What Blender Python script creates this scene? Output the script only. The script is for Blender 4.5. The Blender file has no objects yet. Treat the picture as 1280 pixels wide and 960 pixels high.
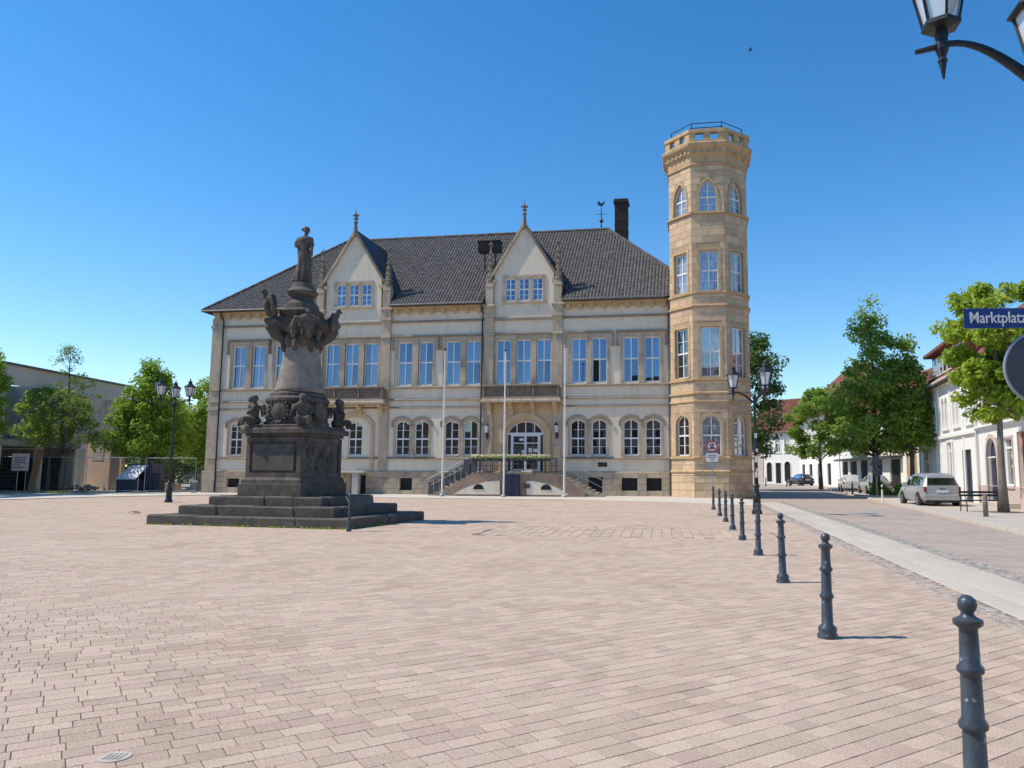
import bpy, bmesh, math, random
import numpy as np
from mathutils import Vector, Matrix
R = math.radians
random.seed(7); rng = np.random.default_rng(11)
SC = bpy.context.scene
COL = SC.collection

# ------------------------------------------------------------------ camera, world, sun
cam = bpy.data.cameras.new('camera'); camo = bpy.data.objects.new('camera', cam); COL.objects.link(camo)
cam.sensor_width = 36; cam.lens = 27.0; cam.shift_x = -0.0625; cam.clip_start = 0.1; cam.clip_end = 5000
_p = math.atan(110/960); _r = R(0.2)
F_ = Vector((0, math.cos(_p), math.sin(_p))); R0 = Vector((1,0,0)); U0 = Vector((0,-math.sin(_p), math.cos(_p)))
R_ = math.cos(_r)*R0 + math.sin(_r)*U0; U_ = -math.sin(_r)*R0 + math.cos(_r)*U0
camo.matrix_world = Matrix(((R_.x,U_.x,-F_.x,0),(R_.y,U_.y,-F_.y,0),(R_.z,U_.z,-F_.z,1.6),(0,0,0,1)))
SC.camera = camo

SUN_EL, SUN_AZ = 53.0, 267.5        # compass style: 0 = +Y, 90 = +X
sund = Vector((math.sin(R(SUN_AZ))*math.cos(R(SUN_EL)), math.cos(R(SUN_AZ))*math.cos(R(SUN_EL)), math.sin(R(SUN_EL))))
w = bpy.data.worlds.new('World'); SC.world = w; w.use_nodes = True
nt = w.node_tree; bg = nt.nodes['Background']
sky = nt.nodes.new('ShaderNodeTexSky'); sky.sky_type = 'NISHITA'; sky.sun_disc = False
sky.sun_elevation = R(SUN_EL); sky.sun_rotation = R(SUN_AZ)
sky.altitude = 0; sky.air_density = 1.0; sky.dust_density = 0.1; sky.ozone_density = 2.2
hs = nt.nodes.new('ShaderNodeHueSaturation'); hs.inputs['Saturation'].default_value = 1.355; hs.inputs['Value'].default_value = 1.0
nt.links.new(sky.outputs[0], hs.inputs['Color']); nt.links.new(hs.outputs[0], bg.inputs[0]); bg.inputs[1].default_value = 0.138
sl = bpy.data.lights.new('sun', 'SUN'); so = bpy.data.objects.new('sun', sl); COL.objects.link(so)
sl.energy = 3.7; sl.angle = R(0.53); sl.color = (1.0, 0.90, 0.76)
so.rotation_euler = (-sund).to_track_quat('-Z', 'Y').to_euler()
SC.view_settings.view_transform = 'Standard'; SC.view_settings.look = 'None'; SC.view_settings.gamma = 1.0
SC.view_settings.exposure = 0.42
SC.cycles.max_bounces = 6

# ------------------------------------------------------------------ materials
MATS = {}
def mat(name, c1, c2=None, scale=4.0, rough=0.8, bump=0.0, bscale=30.0, island=0.0, objrand=0.0, metal=0.0, spec=0.4, dirt=None, stretch=(1,1,1), detail=5.0, stain=None):
    m = bpy.data.materials.new(name); m.use_nodes = True; n = m.node_tree.nodes; L = m.node_tree.links
    b = n['Principled BSDF']; b.inputs['Roughness'].default_value = rough; b.inputs['Metallic'].default_value = metal
    b.inputs['Specular IOR Level'].default_value = spec
    tc = n.new('ShaderNodeTexCoord'); mp = n.new('ShaderNodeMapping'); mp.inputs['Scale'].default_value = stretch
    L.new(tc.outputs['Object'], mp.inputs[0])
    col = None
    if c2 is None: c2 = tuple(x*0.86 for x in c1)
    nz = n.new('ShaderNodeTexNoise'); nz.inputs['Scale'].default_value = scale; nz.inputs['Detail'].default_value = detail; nz.inputs['Roughness'].default_value = 0.65
    L.new(mp.outputs[0], nz.inputs['Vector'])
    rmp = n.new('ShaderNodeMapRange'); rmp.inputs[1].default_value = 0.32; rmp.inputs[2].default_value = 0.68
    L.new(nz.outputs[0], rmp.inputs[0])
    mx = n.new('ShaderNodeMix'); mx.data_type = 'RGBA'; mx.inputs[6].default_value = (*c1,1); mx.inputs[7].default_value = (*c2,1)
    L.new(rmp.outputs[0], mx.inputs[0]); col = mx.outputs[2]
    if island or objrand:
        hv = n.new('ShaderNodeHueSaturation')
        src = n.new('ShaderNodeNewGeometry').outputs['Random Per Island'] if island else n.new('ShaderNodeObjectInfo').outputs['Random']
        amt = island or objrand
        mr = n.new('ShaderNodeMapRange'); mr.inputs[3].default_value = 1-amt; mr.inputs[4].default_value = 1+amt
        L.new(src, mr.inputs[0]); L.new(mr.outputs[0], hv.inputs['Value'])
        wn = n.new('ShaderNodeTexWhiteNoise'); wn.noise_dimensions = '1D'; L.new(src, wn.inputs['W'])
        mr2 = n.new('ShaderNodeMapRange'); mr2.inputs[3].default_value = 0.5-0.014*amt/0.2; mr2.inputs[4].default_value = 0.5+0.012*amt/0.2
        L.new(wn.outputs[0], mr2.inputs[0]); L.new(mr2.outputs[0], hv.inputs['Hue'])
        L.new(col, hv.inputs['Color']); col = hv.outputs[0]
    if dirt:
        dc, dscale, dlo, dhi, dst = dirt
        mp2 = n.new('ShaderNodeMapping'); mp2.inputs['Scale'].default_value = dst; L.new(tc.outputs['Object'], mp2.inputs[0])
        dn = n.new('ShaderNodeTexNoise'); dn.inputs['Scale'].default_value = dscale; dn.inputs['Detail'].default_value = 7; dn.inputs['Roughness'].default_value = 0.7
        L.new(mp2.outputs[0], dn.inputs['Vector'])
        dr = n.new('ShaderNodeMapRange'); dr.inputs[1].default_value = dlo; dr.inputs[2].default_value = dhi
        L.new(dn.outputs[0], dr.inputs[0])
        dm = n.new('ShaderNodeMix'); dm.data_type = 'RGBA'; dm.inputs[7].default_value = (*dc,1)
        L.new(dr.outputs[0], dm.inputs[0]); L.new(col, dm.inputs[6]); col = dm.outputs[2]
    if stain:
        sc_, slo, shi, scol, samt = stain
        gp = n.new('ShaderNodeNewGeometry'); sn = n.new('ShaderNodeTexNoise'); sn.inputs['Scale'].default_value = sc_; sn.inputs['Detail'].default_value = 8; sn.inputs['Roughness'].default_value = .7
        L.new(gp.outputs['Position'], sn.inputs['Vector'])
        sr = n.new('ShaderNodeMapRange'); sr.inputs[1].default_value = slo; sr.inputs[2].default_value = shi; sr.inputs[4].default_value = samt; L.new(sn.outputs[0], sr.inputs[0])
        sm = n.new('ShaderNodeMix'); sm.data_type = 'RGBA'; sm.blend_type = 'MULTIPLY'; sm.inputs[7].default_value = (*scol,1); L.new(sr.outputs[0], sm.inputs[0]); L.new(col, sm.inputs[6]); col = sm.outputs[2]
    L.new(col, b.inputs['Base Color'])
    if bump:
        bn = n.new('ShaderNodeTexNoise'); bn.inputs['Scale'].default_value = bscale; bn.inputs['Detail'].default_value = 4
        L.new(tc.outputs['Object'], bn.inputs['Vector'])
        bp = n.new('ShaderNodeBump'); bp.inputs['Strength'].default_value = bump; bp.inputs['Distance'].default_value = 0.02
        L.new(bn.outputs[0], bp.inputs['Height']); L.new(bp.outputs[0], b.inputs['Normal'])
    MATS[name] = m; return m

def glass_mat(name, base, refl, tint=(1,1,1), curtain=None, wav=0.006):
    m = bpy.data.materials.new(name); m.use_nodes = True; n = m.node_tree.nodes; L = m.node_tree.links
    out = n['Material Output']; b = n['Principled BSDF']; b.inputs['Base Color'].default_value = (*base,1); b.inputs['Roughness'].default_value = 0.6
    b.inputs['Specular IOR Level'].default_value = 0.0
    g = n.new('ShaderNodeBsdfGlossy'); g.inputs['Roughness'].default_value = 0.012; g.inputs['Color'].default_value = (*tint,1)
    tc = n.new('ShaderNodeTexCoord'); nz = n.new('ShaderNodeTexNoise'); nz.inputs['Scale'].default_value = 1.6; nz.inputs['Detail'].default_value = 1
    L.new(tc.outputs['Object'], nz.inputs['Vector'])
    bp = n.new('ShaderNodeBump'); bp.inputs['Strength'].default_value = wav*4; bp.inputs['Distance'].default_value = 0.03
    L.new(nz.outputs[0], bp.inputs['Height']); L.new(bp.outputs[0], g.inputs['Normal'])
    if curtain:
        oi = n.new('ShaderNodeObjectInfo')
        mx = n.new('ShaderNodeMix'); mx.data_type = 'RGBA'; mx.inputs[6].default_value = (*base,1); mx.inputs[7].default_value = (*curtain,1)
        n2 = n.new('ShaderNodeTexNoise'); n2.inputs['Scale'].default_value = 3.0; n2.inputs['Detail'].default_value = 2
        mp = n.new('ShaderNodeMapping'); mp.inputs['Scale'].default_value = (5,1,.5); L.new(tc.outputs['Object'], mp.inputs[0]); L.new(mp.outputs[0], n2.inputs['Vector'])
        mr = n.new('ShaderNodeMapRange'); mr.inputs[1].default_value = .35; mr.inputs[2].default_value = .6; L.new(n2.outputs[0], mr.inputs[0])
        L.new(mr.outputs[0], mx.inputs[0]); L.new(mx.outputs[2], b.inputs['Base Color'])
    lw = n.new('ShaderNodeFresnel'); lw.inputs['IOR'].default_value = 1.5
    ad = n.new('ShaderNodeMath'); ad.operation = 'ADD'; ad.use_clamp = True; ad.inputs[1].default_value = refl
    oi2 = n.new('ShaderNodeObjectInfo'); rr_ = n.new('ShaderNodeMapRange'); rr_.inputs[3].default_value = refl*.72; rr_.inputs[4].default_value = refl*1.25
    L.new(oi2.outputs['Random'], rr_.inputs[0]); L.new(rr_.outputs[0], ad.inputs[1]); L.new(lw.outputs[0], ad.inputs[0])
    ms = n.new('ShaderNodeMixShader'); L.new(ad.outputs[0], ms.inputs[0]); L.new(b.outputs[0], ms.inputs[1]); L.new(g.outputs[0], ms.inputs[2])
    L.new(ms.outputs[0], out.inputs[0]); MATS[name] = m; return m

def leaf_mat(name, c1, c2, trans=0.35):
    m = bpy.data.materials.new(name); m.use_nodes = True; n = m.node_tree.nodes; L = m.node_tree.links
    out = n['Material Output']; b = n['Principled BSDF']; b.inputs['Roughness'].default_value = 0.5; b.inputs['Specular IOR Level'].default_value = 0.3
    ge = n.new('ShaderNodeNewGeometry'); mx = n.new('ShaderNodeMix'); mx.data_type = 'RGBA'
    mx.inputs[6].default_value = (*c1,1); mx.inputs[7].default_value = (*c2,1)
    L.new(ge.outputs['Random Per Island'], mx.inputs[0]); L.new(mx.outputs[2], b.inputs['Base Color'])
    t = n.new('ShaderNodeBsdfTranslucent'); hv = n.new('ShaderNodeHueSaturation'); hv.inputs['Hue'].default_value = 0.485; hv.inputs['Value'].default_value = 1.5
    L.new(mx.outputs[2], hv.inputs['Color']); L.new(hv.outputs[0], t.inputs['Color'])
    ms = n.new('ShaderNodeMixShader'); ms.inputs[0].default_value = trans
    L.new(b.outputs[0], ms.inputs[1]); L.new(t.outputs[0], ms.inputs[2]); L.new(ms.outputs[0], out.inputs[0]); MATS[name] = m; return m

PLASTER = mat('cream_plaster', (.75,.66,.53), (.69,.60,.475), 0.8, .9, .15, 60, dirt=((.48,.40,.30), 1.7, .52, .80, (1,1,.20)))
STONE = mat('brown_sandstone', (.52,.425,.315), (.42,.335,.24), 2.5, .9, .35, 25, dirt=((.22,.18,.135), 1.7, .50, .76, (1,1,.35)))
STRING = mat('weathered_string_stone', (.36,.295,.22), (.23,.19,.145), 2.0, .9, .35, 25)
STONE_DK = mat('sooty_sandstone', (.26,.205,.15), (.15,.12,.095), 3.0, .9, .4, 25)
STONE_LT = mat('ochre_frieze_stone', (.60,.45,.28), (.52,.37,.215), 2.0, .9, .3, 25, dirt=((.22,.17,.11), 2.0, .58, .78, (1,1,.6)))
TOWER = mat('yellow_ashlar', (.63,.47,.31), (.46,.325,.205), 1.3, .9, .35, 22, island=.17, dirt=((.27,.20,.13), 1.1, .56, .80, (1,1,.35)))
TOWER_OB = mat('yellow_ashlar_block', (.63,.47,.31), (.46,.325,.205), 1.3, .9, .35, 22, objrand=.17, dirt=((.27,.20,.13), 1.1, .56, .80, (1,1,.35)))
TOWER_TRIM = mat('tower_trim_stone', (.56,.395,.225), (.44,.305,.17), 2.0, .9, .35, 25, dirt=((.17,.13,.09), 1.6, .54, .76, (1,1,.6)))
JOINT = mat('mortar_joint', (.47,.35,.215), (.38,.28,.17), 6, .95)
PLINTH = mat('plinth_stone', (.48,.39,.285), (.37,.30,.22), 1.6, .95, .5, 18, objrand=.16, dirt=((.16,.13,.10), 1.3, .52, .78, (1,1,.6)))
TILE = mat('roof_tile', (.108,.100,.096), (.070,.066,.064), 3.0, .75, .2, 40, island=.24)
ROOFBASE = mat('roof_underlay', (.045,.04,.038), None, 5, .9)
SLATE = mat('gable_slate', (.055,.052,.056), (.035,.034,.038), 5, .6, .2, 40, island=.2)
LEAD = mat('zinc_gutter', (.16,.155,.15), (.10,.10,.10), 4, .5, metal=.4)
WHITE = mat('white_window_paint', (.80,.80,.79), (.74,.74,.73), 3, .5)
WHITEWALL = mat('white_render', (.80,.79,.75), (.74,.73,.69), .7, .9, .1, 50, dirt=((.50,.48,.44), 1.6, .60, .82, (1,1,.25)))
GREYWALL = mat('grey_white_render', (.62,.61,.58), (.55,.54,.51), .7, .9, .1, 50)
BEIGEWALL = mat('beige_render', (.58,.48,.36), (.52,.43,.32), .7, .9, .1, 50)
PINKSTONE = mat('pink_plinth', (.55,.45,.40), (.47,.38,.34), 2, .9, .2, 30)
DARKIN = mat('dark_opening_shade', (.018,.018,.02), (.012,.012,.013), 2, .8)
BROWNWOOD = mat('brown_frame', (.13,.085,.06), (.10,.065,.045), 5, .6)
BLUEDOOR = mat('blue_grey_door', (.035,.04,.07), (.028,.03,.05), 3, .45)
GREYDOOR = mat('grey_garage_door', (.06,.065,.075), (.05,.055,.062), 3, .5)
REDPAINT = mat('red_dormer_paint', (.36,.07,.04), (.30,.055,.035), 4, .7)
REDTILE = mat('red_roof_tile', (.24,.095,.062), (.16,.066,.046), 1.5, .85, .5, 14, island=.22, dirt=((.10,.06,.045), .8, .5, .8, (1,1,1)))
IRON = mat('dark_cast_iron', (.028,.034,.042), (.02,.024,.03), 8, .42, .12, 60, metal=.3, spec=.5)
BOLLARD = mat('painted_bollard', (.062,.078,.096), (.045,.058,.072), 9, .38, .15, 45, metal=.2, spec=.5, dirt=((.34,.33,.31), 22, .60, .66, (1,1,1)))
GALV = mat('galvanised_steel', (.42,.43,.44), (.34,.35,.36), 6, .45, metal=.6)
POLEW = mat('white_pole_paint', (.78,.77,.74), (.70,.69,.66), 2, .45)
MONU = mat('weathered_monument_stone', (.150,.128,.105), (.075,.064,.054), 3.2, .92, .6, 20, dirt=((.032,.029,.028), 2.2, .47, .72, (1,1,.6)))
MONU_LT = mat('lighter_column_stone', (.31,.27,.225), (.19,.165,.135), 3.0, .92, .6, 20, dirt=((.05,.045,.042), 1.7, .5, .75, (1,1,.5)))
STEPST = mat('dark_step_stone', (.12,.108,.09), (.066,.059,.05), 3.0, .85, .6, 16, dirt=((.24,.22,.19), 2.0, .66, .8, (1,1,1)))
BRICKP = mat('clay_paver', (.64,.515,.405), (.385,.29,.22), 62.0, .9, .5, 110, island=.12, spec=.12, detail=3, stain=(.5,.48,.74,(.66,.60,.55),.55))
BRICKP_OB = mat('clay_paver_single', (.64,.515,.405), (.385,.29,.22), 62.0, .9, .5, 110, objrand=.12, spec=.12, detail=3, stain=(.5,.48,.74,(.66,.60,.55),.55))
MORTAR = mat('paver_joint_sand', (.20,.155,.115), (.15,.12,.09), 9, .95)
SLAB = mat('pale_granite_slab', (.54,.49,.41), (.45,.405,.335), 5, .85, .2, 70, objrand=.07, detail=8)
PALE = mat('pale_pavement', (.60,.56,.485), (.52,.48,.41), 1.2, .9, .2, 50, detail=8, dirt=((.40,.37,.33), .35, .58, .8, (1,1,1)))
SETT = mat('grey_sett', (.37,.34,.30), (.28,.255,.225), 6, .9, .3, 40, island=.25)
SANDY = mat('sandy_sidewalk', (.50,.45,.385), (.42,.375,.32), 1.5, .95, .3, 40, detail=8)
EARTH = mat('earth', (.16,.13,.09), (.10,.085,.055), 3, .95, .5, 20)
GROUNDM = mat('ground_mixed', (.22,.20,.16), (.15,.15,.10), .05, .95)
CONC = mat('raw_concrete', (.44,.41,.37), (.34,.315,.285), .9, .95, .3, 20, dirt=((.12,.11,.10), .9, .5, .75, (1,1,.35)))
FASCIA = mat('grey_fascia', (.60,.555,.52), (.53,.49,.46), .6, .9, .2, 20)
PEACH = mat('peach_wall', (.53,.39,.29), (.47,.345,.26), .8, .95, .2, 30, dirt=((.40,.33,.27), .7, .5, .7, (1,1,1)))
PLANK = mat('weathered_board', (.33,.16,.08), (.26,.125,.065), 4, .8, .2, 30, stretch=(1,1,.2))
NAVY = mat('navy_box', (.022,.03,.06), (.017,.024,.048), 3, .5)
PAPER = mat('pale_sheet', (.62,.66,.74), (.56,.60,.68), 3, .6)
POSTER = mat('faded_poster', (.62,.50,.44), (.40,.27,.24), 5, .8)
BARK = mat('bark', (.135,.105,.08), (.075,.06,.046), 7, .95, .8, 18, stretch=(1,1,.35))
BARK2 = mat('grey_bark', (.24,.205,.165), (.14,.118,.095), 5, .95, .8, 16, stretch=(1,1,.5))
GLASS_UP = glass_mat('upper_window_glass', (.012,.014,.02), .24, (.50,.68,1.0))
GLASS_LO = glass_mat('lower_window_glass', (.013,.013,.015), .16)
GLASS_CU = glass_mat('curtained_glass', (.05,.052,.06), .25, curtain=(.36,.36,.38))
GLASS_ST = glass_mat('street_window_glass', (.03,.03,.034), .15, curtain=(.16,.16,.16))
LANTERN = glass_mat('frosted_lantern_glass', (.62,.65,.68), .10, wav=0)
CARGLASS = glass_mat('car_glass', (.012,.014,.016), .10, wav=0)
SILVER = mat('silver_car_paint', (.40,.41,.41), (.38,.385,.385), 3, .3, metal=.4, spec=.6)
WHITECAR = mat('pale_car_paint', (.60,.60,.58), (.57,.57,.55), 3, .28, metal=.2, spec=.6)
DARKCAR = mat('dark_blue_car_paint', (.025,.03,.045), (.02,.025,.04), 3, .25, metal=.3, spec=.6)
RUBBER = mat('black_rubber', (.02,.02,.02), (.015,.015,.015), 4, .85)
TRIMBLK = mat('black_plastic', (.025,.025,.027), (.02,.02,.02), 4, .6)
REDLENS = mat('red_lens', (.35,.02,.02), (.25,.015,.015), 4, .25)
SIGNBLUE = mat('sign_blue', (.012,.045,.21), (.010,.040,.19), 2, .35)
SIGNWHITE = mat('sign_white', (.75,.76,.77), (.70,.71,.72), 2, .4)
SIGNRED = mat('sign_red', (.50,.03,.035), (.45,.027,.03), 2, .4)
SIGNBACK = mat('sign_back_grey', (.055,.062,.085), (.046,.052,.072), 2, .5)
SIGNRIM = mat('sign_rim', (.36,.38,.41), (.30,.32,.35), 2, .4, metal=.4)
SIGNBLK = mat('sign_black', (.02,.02,.02), None, 2, .5)
BRONZE = mat('dark_bronze', (.055,.045,.035), (.04,.033,.026), 5, .5, metal=.5)
CHIMNEY = mat('sooty_chimney_brick', (.045,.034,.032), (.028,.022,.022), 3, .9, .4, 20, island=.3)
REDSTONE = mat('reddish_stair_stone', (.36,.255,.19), (.27,.19,.14), 2, .95, .3, 25, dirt=((.11,.085,.065), 1.5, .52, .76, (1,1,.6)))
ROADM = None
L_BRIGHT = leaf_mat('fresh_maple_leaf', (.20,.31,.028), (.35,.46,.06), .45)
L_MID = leaf_mat('mid_green_leaf', (.16,.27,.04), (.27,.40,.075), .52)
L_DARK = leaf_mat('dark_green_leaf', (.075,.14,.04), (.14,.22,.06), .45)
L_FRESH = leaf_mat('light_green_leaf', (.14,.25,.028), (.25,.38,.055), .5)
L_SPARSE = leaf_mat('olive_leaf', (.10,.16,.035), (.17,.24,.055), .45)
PETAL = leaf_mat('cream_petal', (.70,.68,.42), (.80,.80,.70), .2)

# ------------------------------------------------------------------ mesh helpers
class MB:
    def __init__(s, tf=None): s.v=[]; s.f=[]; s.m=[]; s.tf=tf; s.mi=0
    def add(s, vs, fs):
        o=len(s.v)
        if s.tf is not None: vs=[s.tf@Vector(v) for v in vs]
        s.v.extend([tuple(v) for v in vs])
        for f in fs: s.f.append(tuple(i+o for i in f)); s.m.append(s.mi)
        return s
    def box(s,x0,x1,y0,y1,z0,z1,ch=0):
        if ch:
            c=ch; V=[]
            for (z,i) in ((z0,0),(z1-c,0),(z1,c)):
                V+=[(x0+i,y0+i,z),(x1-i,y0+i,z),(x1-i,y1-i,z),(x0+i,y1-i,z)]
            F=[(3,2,1,0),(8,9,10,11)]
            for k in (0,4):
                for i in range(4): j=(i+1)%4; F.append((k+i,k+j,k+4+j,k+4+i))
            return s.add(V,F)
        return s.add([(x0,y0,z0),(x1,y0,z0),(x1,y1,z0),(x0,y1,z0),(x0,y0,z1),(x1,y0,z1),(x1,y1,z1),(x0,y1,z1)],
                     [(3,2,1,0),(4,5,6,7),(0,1,5,4),(1,2,6,5),(2,3,7,6),(3,0,4,7)])
    def obox(s,c,h,M=None):
        V=[]
        for z in (-1,1):
            for x,y in ((-1,-1),(1,-1),(1,1),(-1,1)):
                p=Vector((x*h[0],y*h[1],z*h[2]))
                if M is not None: p=M@p
                V.append(Vector(c)+p)
        return s.add(V,[(3,2,1,0),(4,5,6,7),(0,1,5,4),(1,2,6,5),(2,3,7,6),(3,0,4,7)])
    def beam(s,p0,p1,wd,ht):
        p0=Vector(p0);p1=Vector(p1);d=(p1-p0);l=d.length;d.normalize()
        up=Vector((0,0,1)) if abs(d.z)<.95 else Vector((0,1,0))
        a=d.cross(up).normalized();b=a.cross(d)
        M=Matrix((a,d,b)).transposed()
        return s.obox((p0+p1)/2,(wd/2,l/2,ht/2),M)
    def path(s,pts,rad,n=8,caps=True):
        pts=[Vector(p) for p in pts]; N=len(pts)
        if not hasattr(rad,'__len__'): rad=[rad]*N
        V=[];ref=None
        for i,p in enumerate(pts):
            d=(pts[min(i+1,N-1)]-pts[max(i-1,0)])
            if d.length<1e-9: d=Vector((0,0,1))
            d.normalize()
            if ref is None: ref=Vector((1,0,0)) if abs(d.x)<.9 else Vector((0,1,0))
            a=(ref-d*ref.dot(d)).normalized(); b=d.cross(a); ref=a
            for k in range(n):
                t=2*math.pi*k/n; V.append(p+rad[i]*(a*math.cos(t)+b*math.sin(t)))
        F=[]
        for i in range(N-1):
            for k in range(n):
                j=(k+1)%n; F.append((i*n+k,i*n+j,(i+1)*n+j,(i+1)*n+k))
        if caps: F.append(tuple(range(n-1,-1,-1))); F.append(tuple((N-1)*n+k for k in range(n)))
        return s.add(V,F)
    def lathe(s,prof,n=16,c=(0,0,0),rot=0,sx=1,sy=1,cap=True):
        V=[];N=len(prof)
        for r,z in prof:
            for k in range(n):
                t=2*math.pi*k/n+rot; V.append((c[0]+r*sx*math.cos(t),c[1]+r*sy*math.sin(t),c[2]+z))
        F=[]
        for i in range(N-1):
            for k in range(n):
                j=(k+1)%n; F.append((i*n+k,i*n+j,(i+1)*n+j,(i+1)*n+k))
        if cap: F.append(tuple(range(n-1,-1,-1))); F.append(tuple((N-1)*n+k for k in range(n)))
        return s.add(V,F)
    def prism(s,poly,y0,y1):           # polygon in xz (counter clockwise seen from -y), extruded y0..y1
        n=len(poly); V=[(x,y0,z) for x,z in poly]+[(x,y1,z) for x,z in poly]
        F=[tuple(range(n)),tuple(range(2*n-1,n-1,-1))]
        for i in range(n):
            j=(i+1)%n; F.append((j,i,n+i,n+j))
        return s.add(V,F)
    def vprism(s,poly,z0,z1):          # polygon in xy CCW, extruded z
        n=len(poly); V=[(x,y,z0) for x,y in poly]+[(x,y,z1) for x,y in poly]
        F=[tuple(range(n-1,-1,-1)),tuple(range(n,2*n))]
        for i in range(n):
            j=(i+1)%n; F.append((i,j,n+j,n+i))
        return s.add(V,F)
    def ring(s,out,inn,y0,y1,close=True):     # two matching outlines in xz -> solid band
        n=len(out); V=[(x,y0,z) for x,z in out]+[(x,y0,z) for x,z in inn]+[(x,y1,z) for x,z in out]+[(x,y1,z) for x,z in inn]
        F=[]; rngk=range(n if close else n-1)
        for i in rngk:
            j=(i+1)%n
            F+=[(i,j,n+j,n+i),(2*n+j,2*n+i,3*n+i,3*n+j),(j,i,2*n+i,2*n+j),(n+i,n+j,3*n+j,3*n+i)]
        if not close:
            F+=[(0,n,3*n,2*n),(n-1,2*n-1+0,4*n-1,3*n-1)]
        return s.add(V,F)
    def ball(s,c,r,n=8,m=5,M=None):
        if not hasattr(r,'__len__'): r=(r,r,r)
        V=[(0,0,-1)]
        for i in range(1,m):
            t=-math.pi/2+math.pi*i/m
            for k in range(n): V.append((math.cos(t)*math.cos(2*math.pi*k/n),math.cos(t)*math.sin(2*math.pi*k/n),math.sin(t)))
        V.append((0,0,1)); F=[]
        for k in range(n): F.append((0,1+(k+1)%n,1+k)); F.append((len(V)-1,1+(m-2)*n+k,1+(m-2)*n+(k+1)%n))
        for i in range(m-2):
            for k in range(n):
                j=(k+1)%n; F.append((1+i*n+k,1+i*n+j,1+(i+1)*n+j,1+(i+1)*n+k))
        W=[]
        for x,y,z in V:
            p=Vector((x*r[0],y*r[1],z*r[2]))
            if M is not None: p=M@p
            W.append(p+Vector(c))
        return s.add(W,F)
    def mesh(s,name,mats,smooth=False):
        me=bpy.data.meshes.new(name); me.from_pydata(s.v,[],s.f)
        if not isinstance(mats,(list,tuple)): mats=[mats]
        for m in mats: me.materials.append(m)
        if len(mats)>1: me.polygons.foreach_set('material_index',s.m)
        if smooth: me.polygons.foreach_set('use_smooth',[True]*len(me.polygons)); 
        me.update(); return me
    def build(s,name,mats,parent=None,smooth=False,**kw): return link(name,s.mesh(name,mats,smooth),parent,**kw)
def link(name,me,parent=None,loc=None,rotz=None,kind=None,label=None):
    o=bpy.data.objects.new(name,me); COL.objects.link(o)
    if parent is not None: o.parent=parent
    if loc is not None: o.location=loc
    if rotz is not None: o.rotation_euler=(0,0,rotz)
    if kind: o['kind']=kind
    if label: o['label']=label
    return o
def thing(name,label,cat,loc=(0,0,0),rotz=0,group=None):
    o=bpy.data.objects.new(name,None); COL.objects.link(o); o.location=loc; o.rotation_euler=(0,0,rotz); o.empty_display_size=.3
    o['label']=label; o['category']=cat
    if group: o['group']=group
    return o
def tag(o,label,cat,group=None):
    o['label']=label; o['category']=cat
    if group: o['group']=group
    return o
def copy_tree(o,parent=None):
    c=o.copy(); COL.objects.link(c)
    if parent is not None: c.parent=parent
    for ch in list(o.children): copy_tree(ch,c)
    return c
def fast_mesh(name,V,Q,mats,smooth=False,mi=None):
    me=bpy.data.meshes.new(name); V=np.asarray(V,dtype=np.float32); Q=np.asarray(Q,dtype=np.int32); k=Q.shape[1]
    me.vertices.add(len(V)); me.vertices.foreach_set('co',V.ravel())
    me.loops.add(Q.size); me.loops.foreach_set('vertex_index',Q.ravel())
    me.polygons.add(len(Q)); me.polygons.foreach_set('loop_start',np.arange(0,Q.size,k,dtype=np.int32))
    for m in (mats if isinstance(mats,(list,tuple)) else [mats]): me.materials.append(m)
    if mi is not None: me.polygons.foreach_set('material_index',np.asarray(mi,dtype=np.int32))
    me.polygons.foreach_set('use_smooth',np.full(len(Q),bool(smooth)))
    me.update(calc_edges=True); me.validate(); return me

# arches -------------------------------------------------------------
def top_fn(cx,w,z1,rise,kind):
    hw=w/2
    if kind=='flat' or rise<=0: return lambda x: z1
    if kind=='seg':
        r=(hw*hw+rise*rise)/(2*rise); zc=z1-r
        return lambda x: zc+math.sqrt(max(0,r*r-(x-cx)**2))
    if kind=='point':
        r=(rise*rise+hw*hw)/(2*hw)
        zs=z1-rise
        def f(x):
            d=abs(x-cx); c=hw-r      # arc centre on opposite side
            return zs+math.sqrt(max(0,r*r-(d-c)**2))
        return f
def outline(cx,w,z0,z1,rise,kind,n=10):
    f=top_fn(cx,w,z1,rise,kind); x0=cx-w/2; x1=cx+w/2
    pts=[(x0,z0),(x1,z0)]
    if kind=='flat' or rise<=0: return pts+[(x1,z1),(x0,z1)]
    for i in range(n+1):
        x=x1-(x1-x0)*i/n; pts.append((x,f(x)))
    return pts
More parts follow.
